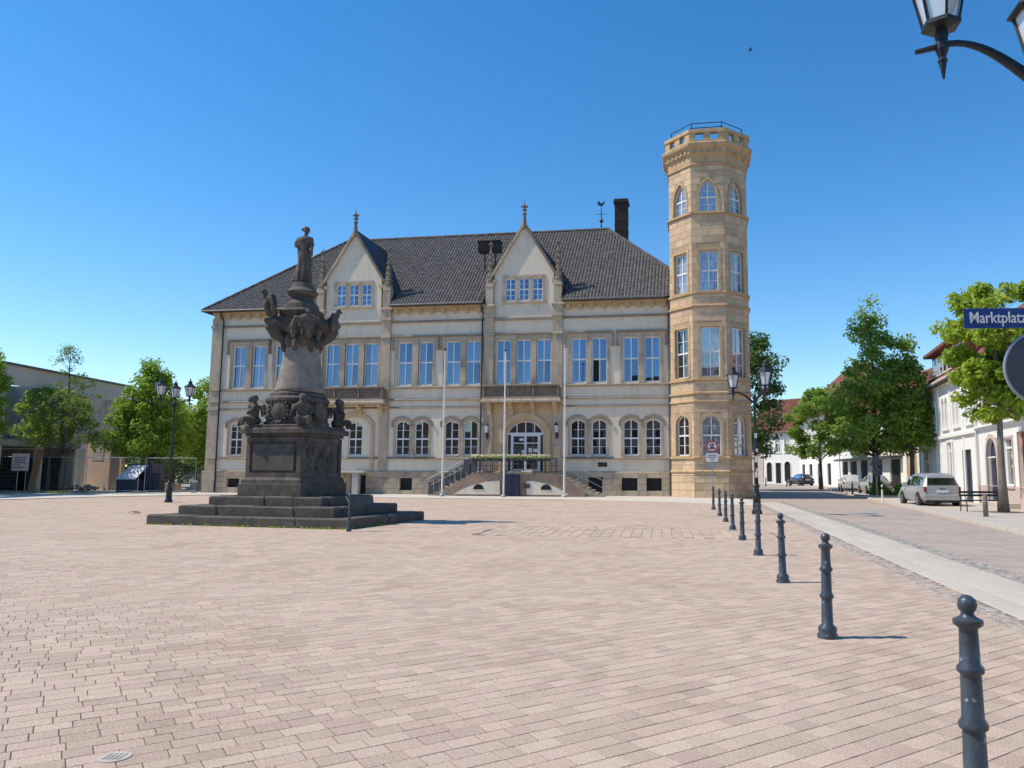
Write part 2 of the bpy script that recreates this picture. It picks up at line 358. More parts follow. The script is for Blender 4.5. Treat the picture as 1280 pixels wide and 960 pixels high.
def wall_open(mb,x0,x1,z0,z1,ops,y0=0.0,dp=0.28):
    """front face at y0 with openings (cx,w,z0,z1,rise,kind) and their reveals"""
    xs=sorted(set([x0,x1]+[v for o in ops for v in (o[0]-o[1]/2,o[0]+o[1]/2)]))
    xs=[x for x in xs if x0-1e-6<=x<=x1+1e-6]
    for a,b in zip(xs[:-1],xs[1:]):
        if b-a<1e-5: continue
        m=(a+b)/2; segs=sorted([(o[2],o[3]) for o in ops if o[0]-o[1]/2<m<o[0]+o[1]/2]); z=z0
        for s,e in segs:
            if s>z+1e-5: mb.add([(a,y0,z),(b,y0,z),(b,y0,s),(a,y0,s)],[(0,1,2,3)])
            z=e
        if z<z1-1e-5: mb.add([(a,y0,z),(b,y0,z),(b,y0,z1),(a,y0,z1)],[(0,1,2,3)])
    for (cx,w,a,b,rise,kind) in ops:
        o=outline(cx,w,a,b,rise,kind); n=len(o)
        if rise>0 and kind!='flat':
            for i in range(2,n-1):
                p,q=o[i],o[i+1]
                mb.add([(q[0],y0,q[1]),(p[0],y0,p[1]),(p[0],y0,b),(q[0],y0,b)],[(0,1,2,3)])
        for i in range(n):
            j=(i+1)%n; p,q=o[i],o[j]
            mb.add([(p[0],y0,p[1]),(q[0],y0,q[1]),(q[0],y0+dp,q[1]),(p[0],y0+dp,p[1])],[(0,3,2,1)])

# windows ------------------------------------------------------------
WC={}
def window_meshes(w,h,rise,kind,cols,rows,fr,glass,frame,bars,trans):
    key=(round(w,3),round(h,3),round(rise,3),kind,cols,rows,fr,glass.name,frame.name,bars,trans)
    if key in WC: return WC[key]
    out=outline(0,w,0,h,rise,kind); inn=outline(0,w-2*fr,fr,h-fr,rise*(w-2*fr)/w if rise else 0,kind)
    fm=MB(); fm.ring(out,inn,-.035,.05)
    f=top_fn(0,w-2*fr,h-fr,rise*(w-2*fr)/w if rise else 0,kind)
    zt=h*trans if rows==2 else None
    x0,x1=-w/2+fr,w/2-fr; mw=.07
    xsp=[x0+(x1-x0)*i/cols for i in range(cols+1)]
    for x in xsp[1:-1]: fm.box(x-mw/2,x+mw/2,-.045,.045,fr,f(x)-.002)
    if zt: fm.box(x0,x1,-.055,.04,zt-.05,zt+.05)
    panes=[]; bm=MB()
    zr=[(fr,zt-.05),(zt+.05,None)] if zt else [(fr,None)]
    for i in range(cols):
        a=xsp[i]+(mw/2 if i else 0); b=xsp[i+1]-(mw/2 if i<cols-1 else 0)
        for (za,zb) in zr:
            if zb is None:
                N=6 if rise else 1; poly=[(a,za),(b,za)]+[(b+(a-b)*k/N,f(b+(a-b)*k/N)) for k in range(N+1)]
                zm=za+(f((a+b)/2)-za)*.5
            else: poly=[(a,za),(b,za),(b,zb),(a,zb)]; zm=(za+zb)/2
            panes.append(MB().prism(poly,.0,.02).mesh('pane',glass))
            if bars: bm.box(a,b,-.012,.012,zm-.014,zm+.014)
    if bars: fm.v, fm.f, fm.m = fm.v, fm.f, fm.m; fm.add(bm.v,bm.f)
    WC[key]=(fm.mesh('window_frame',frame),panes); return WC[key]
def add_window(parent,cx,z0,w,h,rise=0,kind='flat',cols=2,rows=2,fr=.07,glass=None,frame=None,bars=True,trans=.5,y=.2,tf=None,name='window',label=None):
    fmesh,pm=window_meshes(w,h,rise,kind,cols,rows,fr,glass or GLASS_UP,frame or WHITE,bars,trans)
    o=link(name,fmesh,parent)
    M=Matrix.Translation((cx,y,z0))
    o.matrix_local=(tf@M) if tf is not None else M
    for p in pm: link('pane',p,o).rotation_euler=(random.gauss(0,.006),0,random.gauss(0,.006))
    if label: o['label']=label
    return o
def surround(mb,cx,w,z0,z1,rise,kind,t=.18,y0=-.05,y1=.002,bottom=False):
    out=outline(cx,w+2*t,z0,z1+t,rise*(w+2*t)/w if rise else 0,kind); inn=outline(cx,w,z0,z1,rise,kind)
    # open band: right jamb, head, left jamb
    o=[out[1]]+out[2:]+[out[0]]; i=[inn[1]]+inn[2:]+[inn[0]]
    mb.ring(o,i,y0,y1,close=False)

# ================================================================== SETTING
def sheet(name,poly,z,m,z0=None):
    mb=MB()
    if z0 is None: mb.add([(x,y,z) for x,y in poly],[tuple(range(len(poly)))])
    else: mb.vprism(poly,z0,z)
    return mb.build(name,m,kind='structure')
sheet('ground',[(-2500,-2500),(2500,-2500),(2500,2500),(-2500,2500)],-.10,GROUNDM)
SL=lambda Y: 3.62+.148*Y      # left edge of the pale slab strip
SR=lambda Y: 4.82+.148*Y
KR=lambda Y: 7.3+.229*Y       # kerb of the right pavement
# pale pavement in front of the town hall and on the left
PF=[(-75,41.2),(-30.9,41.2),(-28.6,46.5),(-23.5,51.8),(-8.8,46.2),(0,44.2),(5.3,40.8),(8.9,37.2)]   # its front edge, left to right
pv=sheet('pavement',PF+[(10.0,43.2),(10.0,47.2),(9.0,62),(9.0,90),(-75,90)],.025,PALE,-.09)
plaza_poly=[(-75,-12),(SL(-12),-12),(SL(37.0),37.0)]+PF[::-1][1:]
plaza=sheet('plaza',plaza_poly,-.006,MORTAR)
def inpoly(P,poly):
    x,y=P[:,0],P[:,1]; r=np.zeros(len(P),bool); n=len(poly)
    for i in range(n):
        x1,y1=poly[i]; x2,y2=poly[(i+1)%n]
        c=((y1>y)!=(y2>y)); 
        with np.errstate(divide='ignore',invalid='ignore'):
            t=(x2-x1)*(y-y1)/(y2-y1)+x1
        r^=c&(x<t)
    return r
# pavers: rows of 0.2 m running diagonally, lengths 0.2 / 0.3 / 0.4
d1=np.array([.827,.562]); d2=np.array([-.562,.827]); W=.152
band=[(-2.6,19.8),(5.0,18.9),(5.35,21.6),(-2.3,23.2)]         # strip of pavers laid square to the rest
def rows(d1,d2,lens,prob,urange,vrange,W):
    C=[];Ls=[]
    for j in range(int(vrange[0]/W),int(vrange[1]/W)):
        n=int((urange[1]-urange[0])/(np.dot(lens,prob)))+2
        ln=rng.choice(lens,size=n,p=prob); u=urange[0]+rng.random()*.4+np.cumsum(ln)-ln/2
        C.append(u[:,None]*d1+((j+.5)*W)*d2); Ls.append(ln)
    return np.concatenate(C),np.concatenate(Ls)
C,Ls=rows(d1,d2,[.152,.205,.26],[.30,.36,.34],(-30,48),(-4,58),W)
ang=np.degrees(np.arctan2(C[:,0],C[:,1]+.6))
ok=(C[:,1]>1.6)&(ang<40)&(ang>-48)&inpoly(C,plaza_poly)&~inpoly(C,band)
C,Ls=C[ok],Ls[ok]; D1=np.repeat(d1[None],len(C),0); D2=np.repeat(d2[None],len(C),0); Wd=np.full(len(C),W)
bd1=np.array([.11,.994]); bd2=np.array([-.994,.11])
C2,L2=rows(bd1,bd2,[.4],[1.],(10,30),(-8,10),.26)
ok=inpoly(C2,band); C2,L2=C2[ok],L2[ok]
C=np.concatenate([C,C2]); Ls=np.concatenate([Ls,L2]); D1=np.concatenate([D1,np.repeat(bd1[None],len(C2),0)]); D2=np.concatenate([D2,np.repeat(bd2[None],len(C2),0)]); Wd=np.concatenate([Wd,np.full(len(C2),.254)])
def drop_under(C,cx,cy,rot,hx,hy):
    c,s=math.cos(rot),math.sin(rot); q=C-np.array([cx,cy]); a=q[:,0]*c+q[:,1]*s; b=-q[:,0]*s+q[:,1]*c
    return ~((abs(a)<hx)&(abs(b)<hy))
keep=drop_under(C,-9.05,24.62,R(-15.5),3.3,2.2)
C,Ls,D1,D2,Wd=C[keep],Ls[keep],D1[keep],D2[keep],Wd[keep]
vis=(C[:,1]>3.95)&(C[:,0]/C[:,1]<.60)&(C[:,0]/C[:,1]>-.77)
order=np.argsort(np.where(vis,np.hypot(C[:,0],C[:,1]),1e9))
single=order[:300]; mask=np.ones(len(C),bool); mask[single]=False
BM={}
for ln in (.152,.205,.26):
    g=.0036; BM[ln]=MB().box(-ln/2+g,ln/2-g,-W/2+g,W/2-g,-.03,0,ch=.002).mesh('paving_brick',BRICKP_OB)
for i in single:
    ln=min(BM,key=lambda q:abs(q-Ls[i]))
    o=link('paving_brick',BM[ln],plaza); o.location=(C[i,0],C[i,1],random.uniform(-.001,.001)); o.rotation_euler=(random.gauss(0,.0025),random.gauss(0,.0025),math.atan2(D1[i,1],D1[i,0])+random.gauss(0,.004))
def brick_mesh(C,Ls,D1,D2,Wd,chamfer):
    n=len(C); g=np.where(Wd<.195,.0036 if chamfer else .0022,.0038)
    hx=(Ls/2-g)[:,None]; hy=(Wd/2-g)[:,None]; ja=rng.normal(0,.004,(n,1))
    a=D1+ja*D2; b=D2-ja*D1
    k_=1.0 if chamfer else .35; zc=rng.normal(0,.0007,n)*k_; tx=rng.normal(0,.0025,n)*k_; ty=rng.normal(0,.0025,n)*k_
    def ringp(ins,z,tilt):
        P=[]
        for sx,sy in ((-1,-1),(1,-1),(1,1),(-1,1)):
            xy=C+a*(sx*(hx-ins))+b*(sy*(hy-ins)); zz=z+(zc+sx*tx*hx[:,0]+sy*ty*hy[:,0])*tilt
            P.append(np.concatenate([xy,zz[:,None]],1))
        return np.stack(P,1)
    if chamfer: V=np.concatenate([ringp(0,np.full(n,-.03),0),ringp(0,np.full(n,-.002),1),ringp(.002,np.zeros(n),1)],1); k=12
    else: V=np.concatenate([ringp(0,np.full(n,-.03),0),ringp(0,np.zeros(n),1)],1); k=8
    f=[]
    for s in range(0,k-4,4):
        for i in range(4): j=(i+1)%4; f.append((s+i,s+j,s+4+j,s+4+i))
    f.append((k-4,k-3,k-2,k-1)); f=np.array(f)
    Q=(np.arange(n)[:,None,None]*k+f[None]).reshape(-1,4)
    return V.reshape(-1,3),Q
dist=np.hypot(C[:,0],C[:,1]); near=mask&(dist<11); far=mask&~near
Va,Qa=brick_mesh(C[near],Ls[near],D1[near],D2[near],Wd[near],True); Vb,Qb=brick_mesh(C[far],Ls[far],D1[far],D2[far],Wd[far],False)
link('paving_bricks',fast_mesh('paving_bricks',np.concatenate([Va,Vb]),np.concatenate([Qa,Qb+len(Va)]),BRICKP),plaza,kind='stuff')
print('bricks',len(C))

# pale granite slab strip between two lines of setts, then the road
strip=sheet('footway',[(SL(1)-.02,1),(SR(1)+.02,1),(SR(43)+.02,43),(SL(43)-.02,43)],-.008,MORTAR)
sd=np.array([.1464,.9892]); sdn=np.array([.9892,-.1464]); rot=math.atan2(sd[1],sd[0])
slabm={}
def setts(name,off,width,Y0,Y1,parent,size=.10,m=SETT):
    n0=int(width/size); V=[];Q=[]
    base=np.array([3.62+off,0]); L=int((Y1-Y0)/.9892/size)
    for i in range(L):
        for j in range(n0):
            c=base+sd*(Y0/.9892+(i+.5+random.gauss(0,.06)+.5*(j%2))*size)+sdn*((j+.5)*size+random.gauss(0,.004))
            h=size/2-.006-random.random()*.006; z=random.gauss(.006,.004); o=len(V)
            for (k,zz) in ((h,-.04),(h,z-.01),(h*.75,z)):
                for sx,sy in ((-1,-1),(1,-1),(1,1),(-1,1)):
                    p=c+sd*(sx*k)+sdn*(sy*k); V.append((p[0],p[1],zz))
            # orientation: sd x sdn points down, so flip winding
            for s in (0,4):
                for q in range(4): r=(q+1)%4; Q.append((o+s+r,o+s+q,o+s+4+q,o+s+4+r))
            Q.append((o+11,o+10,o+9,o+8))
    return link(name,fast_mesh(name,V,Q,m),parent,kind='stuff')
Y=6.0
while Y<42:
    L=random.choice([.6,.75,.9,1.0])
    for a,b in ((.01,.38),(.39,.78),(.79,1.17)):
        key=(round(L,2),a)
        if key not in slabm: slabm[key]=MB().box(.004,L-.004,-(b-a)/2+.004,(b-a)/2-.004,-.05,0,ch=.006).mesh('granite_slab',SLAB)
        p=np.array([3.62,0])+sd*(Y/.9892)+sdn*((a+b)/2)
        o=link('granite_slab',slabm[key],strip); o.location=(p[0],p[1],.012+random.gauss(0,.0015)); o.rotation_euler=(0,0,rot)
    Y+=L*.9892
setts('setts',-.34,.32,6.5,41,strip); setts('setts',1.20,.42,7.5,41,strip)

def road_mat():
    m=mat('road_paver',(.50,.42,.35),(.43,.355,.295),.5,.9,.0); n=m.node_tree.nodes; L=m.node_tree.links; b=n['Principled BSDF']
    tc=n.new('ShaderNodeTexCoord'); mp=n.new('ShaderNodeMapping'); mp.inputs['Rotation'].default_value=(0,0,R(14)); L.new(tc.outputs['Object'],mp.inputs[0])
    br=n.new('ShaderNodeTexBrick'); br.inputs['Scale'].default_value=1; br.inputs['Brick Width'].default_value=.24; br.inputs['Row Height'].default_value=.12; br.inputs['Mortar Size'].default_value=.006
    br.inputs['Color1'].default_value=(1,1,1,1); br.inputs['Color2'].default_value=(.78,.76,.76,1); br.inputs['Mortar'].default_value=(.45,.42,.40,1); L.new(mp.outputs[0],br.inputs['Vector'])
    old=b.inputs['Base Color'].links[0].from_socket; mx=n.new('ShaderNodeMix'); mx.data_type='RGBA'; mx.blend_type='MULTIPLY'; mx.inputs[0].default_value=1
    L.new(old,mx.inputs[6]); L.new(br.outputs['Color'],mx.inputs[7])
    dn=n.new('ShaderNodeTexNoise'); dn.inputs['Scale'].default_value=.35; dn.inputs['Detail'].default_value=6; L.new(tc.outputs['Object'],dn.inputs['Vector'])
    dr=n.new('ShaderNodeMapRange'); dr.inputs[1].default_value=.55; dr.inputs[2].default_value=.75; dr.inputs[4].default_value=.45; L.new(dn.outputs[0],dr.inputs[0])
    m2=n.new('ShaderNodeMix'); m2.data_type='RGBA'; m2.inputs[7].default_value=(.27,.22,.19,1); L.new(dr.outputs[0],m2.inputs[0]); L.new(mx.outputs[2],m2.inputs[6])
    L.new(m2.outputs[2],b.inputs['Base Color'])
    bp=n.new('ShaderNodeBump'); bp.inputs['Strength'].default_value=.4; bp.inputs['Distance'].default_value=.01; L.new(br.outputs['Color'],bp.inputs['Height']); L.new(bp.outputs[0],b.inputs['Normal'])
    return m
ROADM=road_mat()
road=sheet('road',[(SR(-10)+.4,-10),(KR(-10)+3,-10),(KR(0),0),(KR(60),60),(25.2,80),(29,150),(22,150),(18,100),(13.5,70),(11.2,60),(10.1,44),(SR(43)+.4,43)],-.02,ROADM,-.09)
# darker patches of replaced setts on the road
for (x,y,a,b) in ((11.6,31.5,.8,1.9),(13.2,32.4,.9,2.2),(9.2,14.6,.9,.7)):
    mb=MB(); n=14
    mb.vprism([(x+a*math.cos(2*math.pi*k/n)*random.uniform(.8,1.1),y+b*math.sin(2*math.pi*k/n)*random.uniform(.8,1.1)) for k in range(n)],-.06,-.012)
    mb.build('road_patch',SETT,kind='structure')
side=sheet('sidewalk',[(KR(-10)+3,-10),(60,-10),(60,150),(29,150),(26.0,80),(KR(60)+.1,60),(KR(0)+.1,0)],.06,SANDY,-.09)
mb=MB()
yy=0.0
while yy<60:
    p=(KR(yy)-.06,yy); q=(KR(yy+.98)-.06,yy+.98); mb.beam((p[0],p[1],.0),(q[0],q[1],.0),.16,.17); yy+=1.0
mb.build('kerb',SLAB,kind='structure')
# paved forecourt edge line on the left: low kerb
mb=MB()
for a,b in zip(PF[:-1],PF[1:]):
    a=Vector(a);b=Vector(b);n=max(1,int((b-a).length/1.0))
    for i in range(n):
        p=a+(b-a)*(i+.01)/n;q=a+(b-a)*(i+.99)/n
        if p.x<-45: continue
        mb.beam((p.x,p.y,.0),(q.x,q.y,.0),.12,.075)
mb.build('kerb',SLAB,kind='structure')

# ================================================================== TOWN HALL
TH=thing('town_hall','long cream town hall with two steep gables and a dark tiled hip roof','town hall',(-25.169,56.062,0),R(-9.1))
UW=[-.15,1.37, 3.2,4.72, 7.15,8.62,10.09, 12.65,14.17, 16.2,17.66, 19.83,21.25,22.68, 25.15,26.55, 28.70,30.13]
UWW={7.15:1.08,8.62:1.08,10.09:1.08,19.83:1.08,21.25:1.08,22.68:1.08}
LW=[-.1,1.37, 3.2,4.72, 9.12, 12.65,14.05, 16.22,17.6, 25.12,26.57, 28.71,30.2]
X0,X1=-1.75,31.9
ops=[]
for x in UW: ops.append((x+.55,1.06,7.66,10.74,0,'flat'))
for x in LW: ops.append((x+.51,1.04,2.73,5.14,.26,'seg'))
ops.append((21.98,2.86,1.5,5.22,.95,'seg'))                       # entrance
mb=MB(); wall_open(mb,X0,X1,1.55,13.3,ops,0,.30)
mb.add([(X0,0,0),(X0,14,0),(X0,14,13.3),(X0,0,13.3)],[(0,3,2,1)])
mb.add([(33.9,0,0),(33.9,14,0),(33.9,14,13.3),(33.9,0,13.3)],[(0,1,2,3)])
mb.add([(X0,14,0),(33.9,14,0),(33.9,14,13.3),(X0,14,13.3)],[(3,2,1,0)])
mb.build('wall',PLASTER,TH)
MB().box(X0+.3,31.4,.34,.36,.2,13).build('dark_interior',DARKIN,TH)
# windows
for i,x in enumerate(UW): uw_=add_window(TH,x+.55,7.66,1.06,3.08,0,'flat',2,2,.075,GLASS_UP,bars=False,trans=.52,y=.19)
ow=[o for o in TH.children if o.name.startswith('window') and abs(o.location.x-(26.55+.55))<.01][0]; op_=ow.children[0]; op_.data=op_.data.copy(); op_.data.materials[0]=DARKIN; op_.location.y=.06; op_['label']='open dark casement'
for i,x in enumerate(LW): add_window(TH,x+.51,2.73,1.04,2.41,.26,'seg',2,2,.07,GLASS_LO,trans=.47,y=.19)
# surrounds: one architrave per group
def group_surround(xs,w,z0,z1,name='window_surround',t=.2,arch=False):
    mb=MB()
    if not arch:
        a,b=xs[0]-t,xs[-1]+w+t
        mb.box(a,b,-.055,.003,z1,z1+.30)
        mb.box(a,xs[0],-.055,.003,z0-.08,z1-.002); mb.box(xs[-1]+w,b,-.055,.003,z0-.08,z1-.002)
        for p,q in zip(xs[:-1],xs[1:]): mb.box(p+w,q,-.06,.2,z0-.08,z1-.002)
    else:
        for x in xs: surround(mb,x+w/2,w,z0,z1,.26,'seg',.15,-.05,.003)
        for p,q in zip(xs[:-1],xs[1:]): mb.box(p+w+.15,q-.15,-.04,.003,z0,z1-.2)
    return mb.build(name,STONE,TH)
def hood(a,b,z,drop=.85):
    mb=MB(); mb.box(a-.1,b+.1,-.15,.002,z,z+.12,ch=.03); mb.box(a-.1,a+.02,-.13,.002,z-drop,z-.002); mb.box(b-.02,b+.1,-.13,.002,z-drop,z-.002)
    mb.box(a-.14,a+.06,-.14,.001,z-drop-.1,z-drop-.002); mb.box(b-.06,b+.14,-.14,.001,z-drop-.1,z-drop-.002)
    mb.build('hood_mould',STRING,TH)
for g in ([-.15,1.37],[3.2,4.72],[12.65,14.17],[16.2,17.66],[25.15,26.55],[28.70,30.13]):
    g=[x+.02 for x in g]; group_surround(g,1.06,7.66,10.74); hood(g[0]-.35,g[-1]+1.06+.35,11.08)
for g in ([7.17,8.64,10.11],[19.85,21.27,22.7]):
    group_surround(g,1.06,7.66,10.74,t=.12); MB().box(g[0]-.15,g[-1]+1.24,-.14,.002,11.08,11.22,ch=.03).build('hood_mould',STRING,TH)
for g in ([-.1,1.37],[3.2,4.72],[12.65,14.05],[16.22,17.6],[25.12,26.57],[28.71,30.2]):
    group_surround([x-.01 for x in g],1.04,2.73,5.14,arch=True)
    mb=MB()
    for x in g:     # label mould arch over each
        o=outline(x+.51,1.62,4.7,5.44,.40,'seg'); i=outline(x+.51,1.46,4.7,5.36,.36,'seg')
        mb.ring([o[1]]+o[2:]+[o[0]],[i[1]]+i[2:]+[i[0]],-.10,.002,close=False)
    mb.build('hood_mould',STRING,TH)
    for x in g: MB().box(x-.02,x+1.04,-.08,.15,2.62,2.71).build('window_sill',STONE,TH)
# strings, broken at the pilasters
PIL=[(6.35,7.0),(11.45,12.1),(19.03,19.7),(23.9,24.55)]
def segs():
    e=[X0-.02]+[v for p in PIL for v in p]+[X1]; return [(e[i],e[i+1]) for i in range(0,len(e),2)]
for a,b in segs():
    for (z0,z1,pr) in ((2.44,2.58,.16),(6.0,6.10,.11),(6.54,6.66,.14),(7.40,7.55,.17),(12.12,12.26,.14)):
        if a>19 and b<24 and z0<7.6 : continue
        if 6.9<a<7.1 and 6<z0<7.6: continue
        mb=MB(); mb.add([(a,-pr,z1-.05),(b,-pr,z1-.05),(b,0,z1+.03),(a,0,z1+.03)],[(0,1,2,3)]); mb.box(a,b,-pr,.002,z0,z1-.05)
        mb.build('string_course',STRING,TH)
# eaves frieze and corbels
cm=MB(); cm.box(-.15,.15,-.29,-.05,.0,.20); cm.box(-.13,.13,-.22,-.05,-.16,-.002); cmesh=cm.mesh('corbel',STONE_LT)
for a,b in segs():
    if 6.9<a<7.1 or 19.6<a<19.8: continue
    mb=MB(); mb.box(a,b,-.05,.002,12.86,13.30); mb.box(a,b,-.30,-.052,13.10,13.30,ch=.05); mb.build('frieze',STONE_LT,TH)
    n=max(2,int((b-a)/.78))
    for i in range(n): link('corbel',cmesh,TH,((a+(b-a)*(i+.5)/n),-.003,12.89))
MB().box(31.905,33.88,-.05,.4,12.86,13.30).build('frieze',STONE_LT,TH)
# corner pier on the left
mb=MB(); mb.box(X0-.12,-1.05,-.10,.6,1.62,12.85); mb.box(X0-.2,-.98,-.16,.6,6.0,6.2); mb.box(X0-.2,-.98,-.16,.6,12.1,12.3); mb.build('corner_pier',STONE,TH)
MB().box(X0-.22,-.9,-.2,.7,0,1.6,ch=.03).build('corner_pier_base',STONE,TH)
# plinth with basement openings
bw=[(-.05,.95,.42,1.05),(13.1,14.0,.3,1.15),(26.35,27.35,.2,1.25),(28.6,29.65,.38,1.22),(30.25,31.25,.38,1.22),(9.5,10.6,.02,1.35)]
mb=MB(); wall_open(mb,X0+.8,X1-.001,0,1.60,[((a+b)/2,b-a,c,d,0,'flat') for a,b,c,d in bw],-.10,.25)
mb.add([(X0+.8,-.10,1.6),(X1,-.10,1.6),(X1,.0,1.66),(X0+.8,0,1.66)],[(0,1,2,3)])
mb.build('plinth',PLINTH,TH)
for a,b,c,d in bw:
    f=MB(); f.box(a,b,.10,.12,c,d); o=f.build('basement_window',DARKIN,TH)
    f=MB()
    for k in range(1,4): f.box(a+(b-a)*k/4-.012,a+(b-a)*k/4+.012,.05,.075,c,d)
    f.build('grille',IRON,o)
pbm={}
def block_course(parent,x0,x1,z0,z1,y,ops,name,m,course=.4,wmin=.6,wmax=1.15,tf=None,pr=.018,limit=None,rest=None):
    z=z0; k=0
    while z<z1-.08:
        zt=min(z+course,z1); 
        if z1-zt<.12: zt=z1
        x=x0; 
        first=True
        while x<x1-.05:
            wd=random.uniform(wmin,wmax)*(.6 if first and k%2 else 1); first=False
            xe=min(x+wd,x1)
            if x1-xe<.3: xe=x1
            parts=[(x,xe)]
            for (cx,w,a,b,rise,kind) in ops:
                if b<=z+.02 or a>=zt-.02: continue
                if rise>0 and z>b-rise:
                    f=top_fn(cx,w,b,rise,kind); hw=0
                    for q in range(21):
                        xx=cx-w/2+w*q/20
                        if f(xx)>z: hw=max(hw,abs(xx-cx))
                else: hw=w/2
                np_=[]
                for (p,q) in parts:
                    if q<=cx-hw or p>=cx+hw: np_.append((p,q)); continue
                    if p<cx-hw: np_.append((p,cx-hw))
                    if q>cx+hw: np_.append((cx+hw,q))
                parts=np_
            for (p,q) in parts:
                if q-p<.06: continue
                yield (p+.004,q-.004,z+.004,zt-.004)
            x=xe
        z=zt; k+=1
def block_mesh(wd,h,m,name,pr):
    key=(round(wd,2),round(h,2),m.name,pr)
    if key not in pbm:
        mb=MB(); c=.006; wq,hq=key[0],key[1]
        V=[(0,0,0),(wq,0,0),(wq,0,hq),(0,0,hq),(c,-pr,c),(wq-c,-pr,c),(wq-c,-pr,hq-c),(c,-pr,hq-c)]
        mb.add(V,[(4,5,6,7),(0,1,5,4),(1,2,6,5),(2,3,7,6),(3,0,4,7)]); pbm[key]=mb.mesh(name,m)
    return pbm[key]
cnt=0
for (p,q,z,zt) in block_course(TH,X0+.85,X1-.02,.02,1.56,-.10,[((a+b)/2,b-a,c,d,0,'flat') for a,b,c,d in bw]+[(21.9,9.2,0,1.3,0,'flat')],'plinth_stone',PLINTH,.39,.8,1.5):
    wd=round(q-p,2)
    o=link('plinth_stone',block_mesh(wd,zt-z,PLINTH,'plinth_stone',.03),TH,(p,-.102-random.random()*.01,z))
# pilasters and pinnacles
def spire_mesh():
    mb=MB(); mb.lathe([(.30,0),(.33,.06),(.33,.14),(.25,.2)],8,rot=R(22.5))
    mb.lathe([(.26,.2),(.17,1.1),(.09,2.0),(.05,2.55),(.10,2.62),(.05,2.68),(.04,2.95),(.0,3.1)],8,rot=R(22.5))
    for k in range(4):
        t=k*math.pi/2+math.pi/4
        for j in range(5):
            z=.45+j*.42; r=.27-.105*z*.9+.02; mb.ball((r*math.cos(t),r*math.sin(t),z),(.075,.075,.09),6,4)
        mb.ball((.13*math.cos(t),.13*math.sin(t),2.78),(.075,.075,.07),6,4)
    return mb.mesh('pinnacle_spire',STONE_DK)
spm=spire_mesh()
for (a,b) in PIL:
    mb=MB(); c=(a+b)/2
    mb.box(a,b,-.13,.002,1.66,6.0); mb.box(a-.04,b+.04,-.2,.003,6.0,6.2,ch=.03); mb.box(a,b,-.15,.003,6.2,11.0)
    mb.box(a-.04,b+.04,-.22,.003,11.02,11.2,ch=.03); mb.box(a,b,-.17,.003,11.2,12.3)
    mb.build('pilaster',STONE,TH)
    mb=MB(); mb.box(a-.09,b+.09,-.32,.15,12.3,12.48); mb.box(a-.02,b+.02,-.28,.12,12.482,13.05); mb.box(a-.1,b+.1,-.36,.16,13.052,13.2,ch=.04)
    pin=mb.build('pinnacle',STONE,TH)
    mb=MB(); mb.box(c-.27,c+.27,-.27,.27,13.2,14.5)
    for s in (-1,1): mb.add([(c-.3,s*.28-.0,14.5),(c+.3,s*.28,14.5),(c,s*.28,15.05)],[(0,1,2) if s<0 else (2,1,0)])
    mb.lathe([(.42,14.5),(.40,14.6),(.30,14.9)],4,c=(c,0,0),rot=R(45)); mb.build('pinnacle_shaft',STONE,pin)
    link('pinnacle_spire',spm,pin,(c,0,14.82))
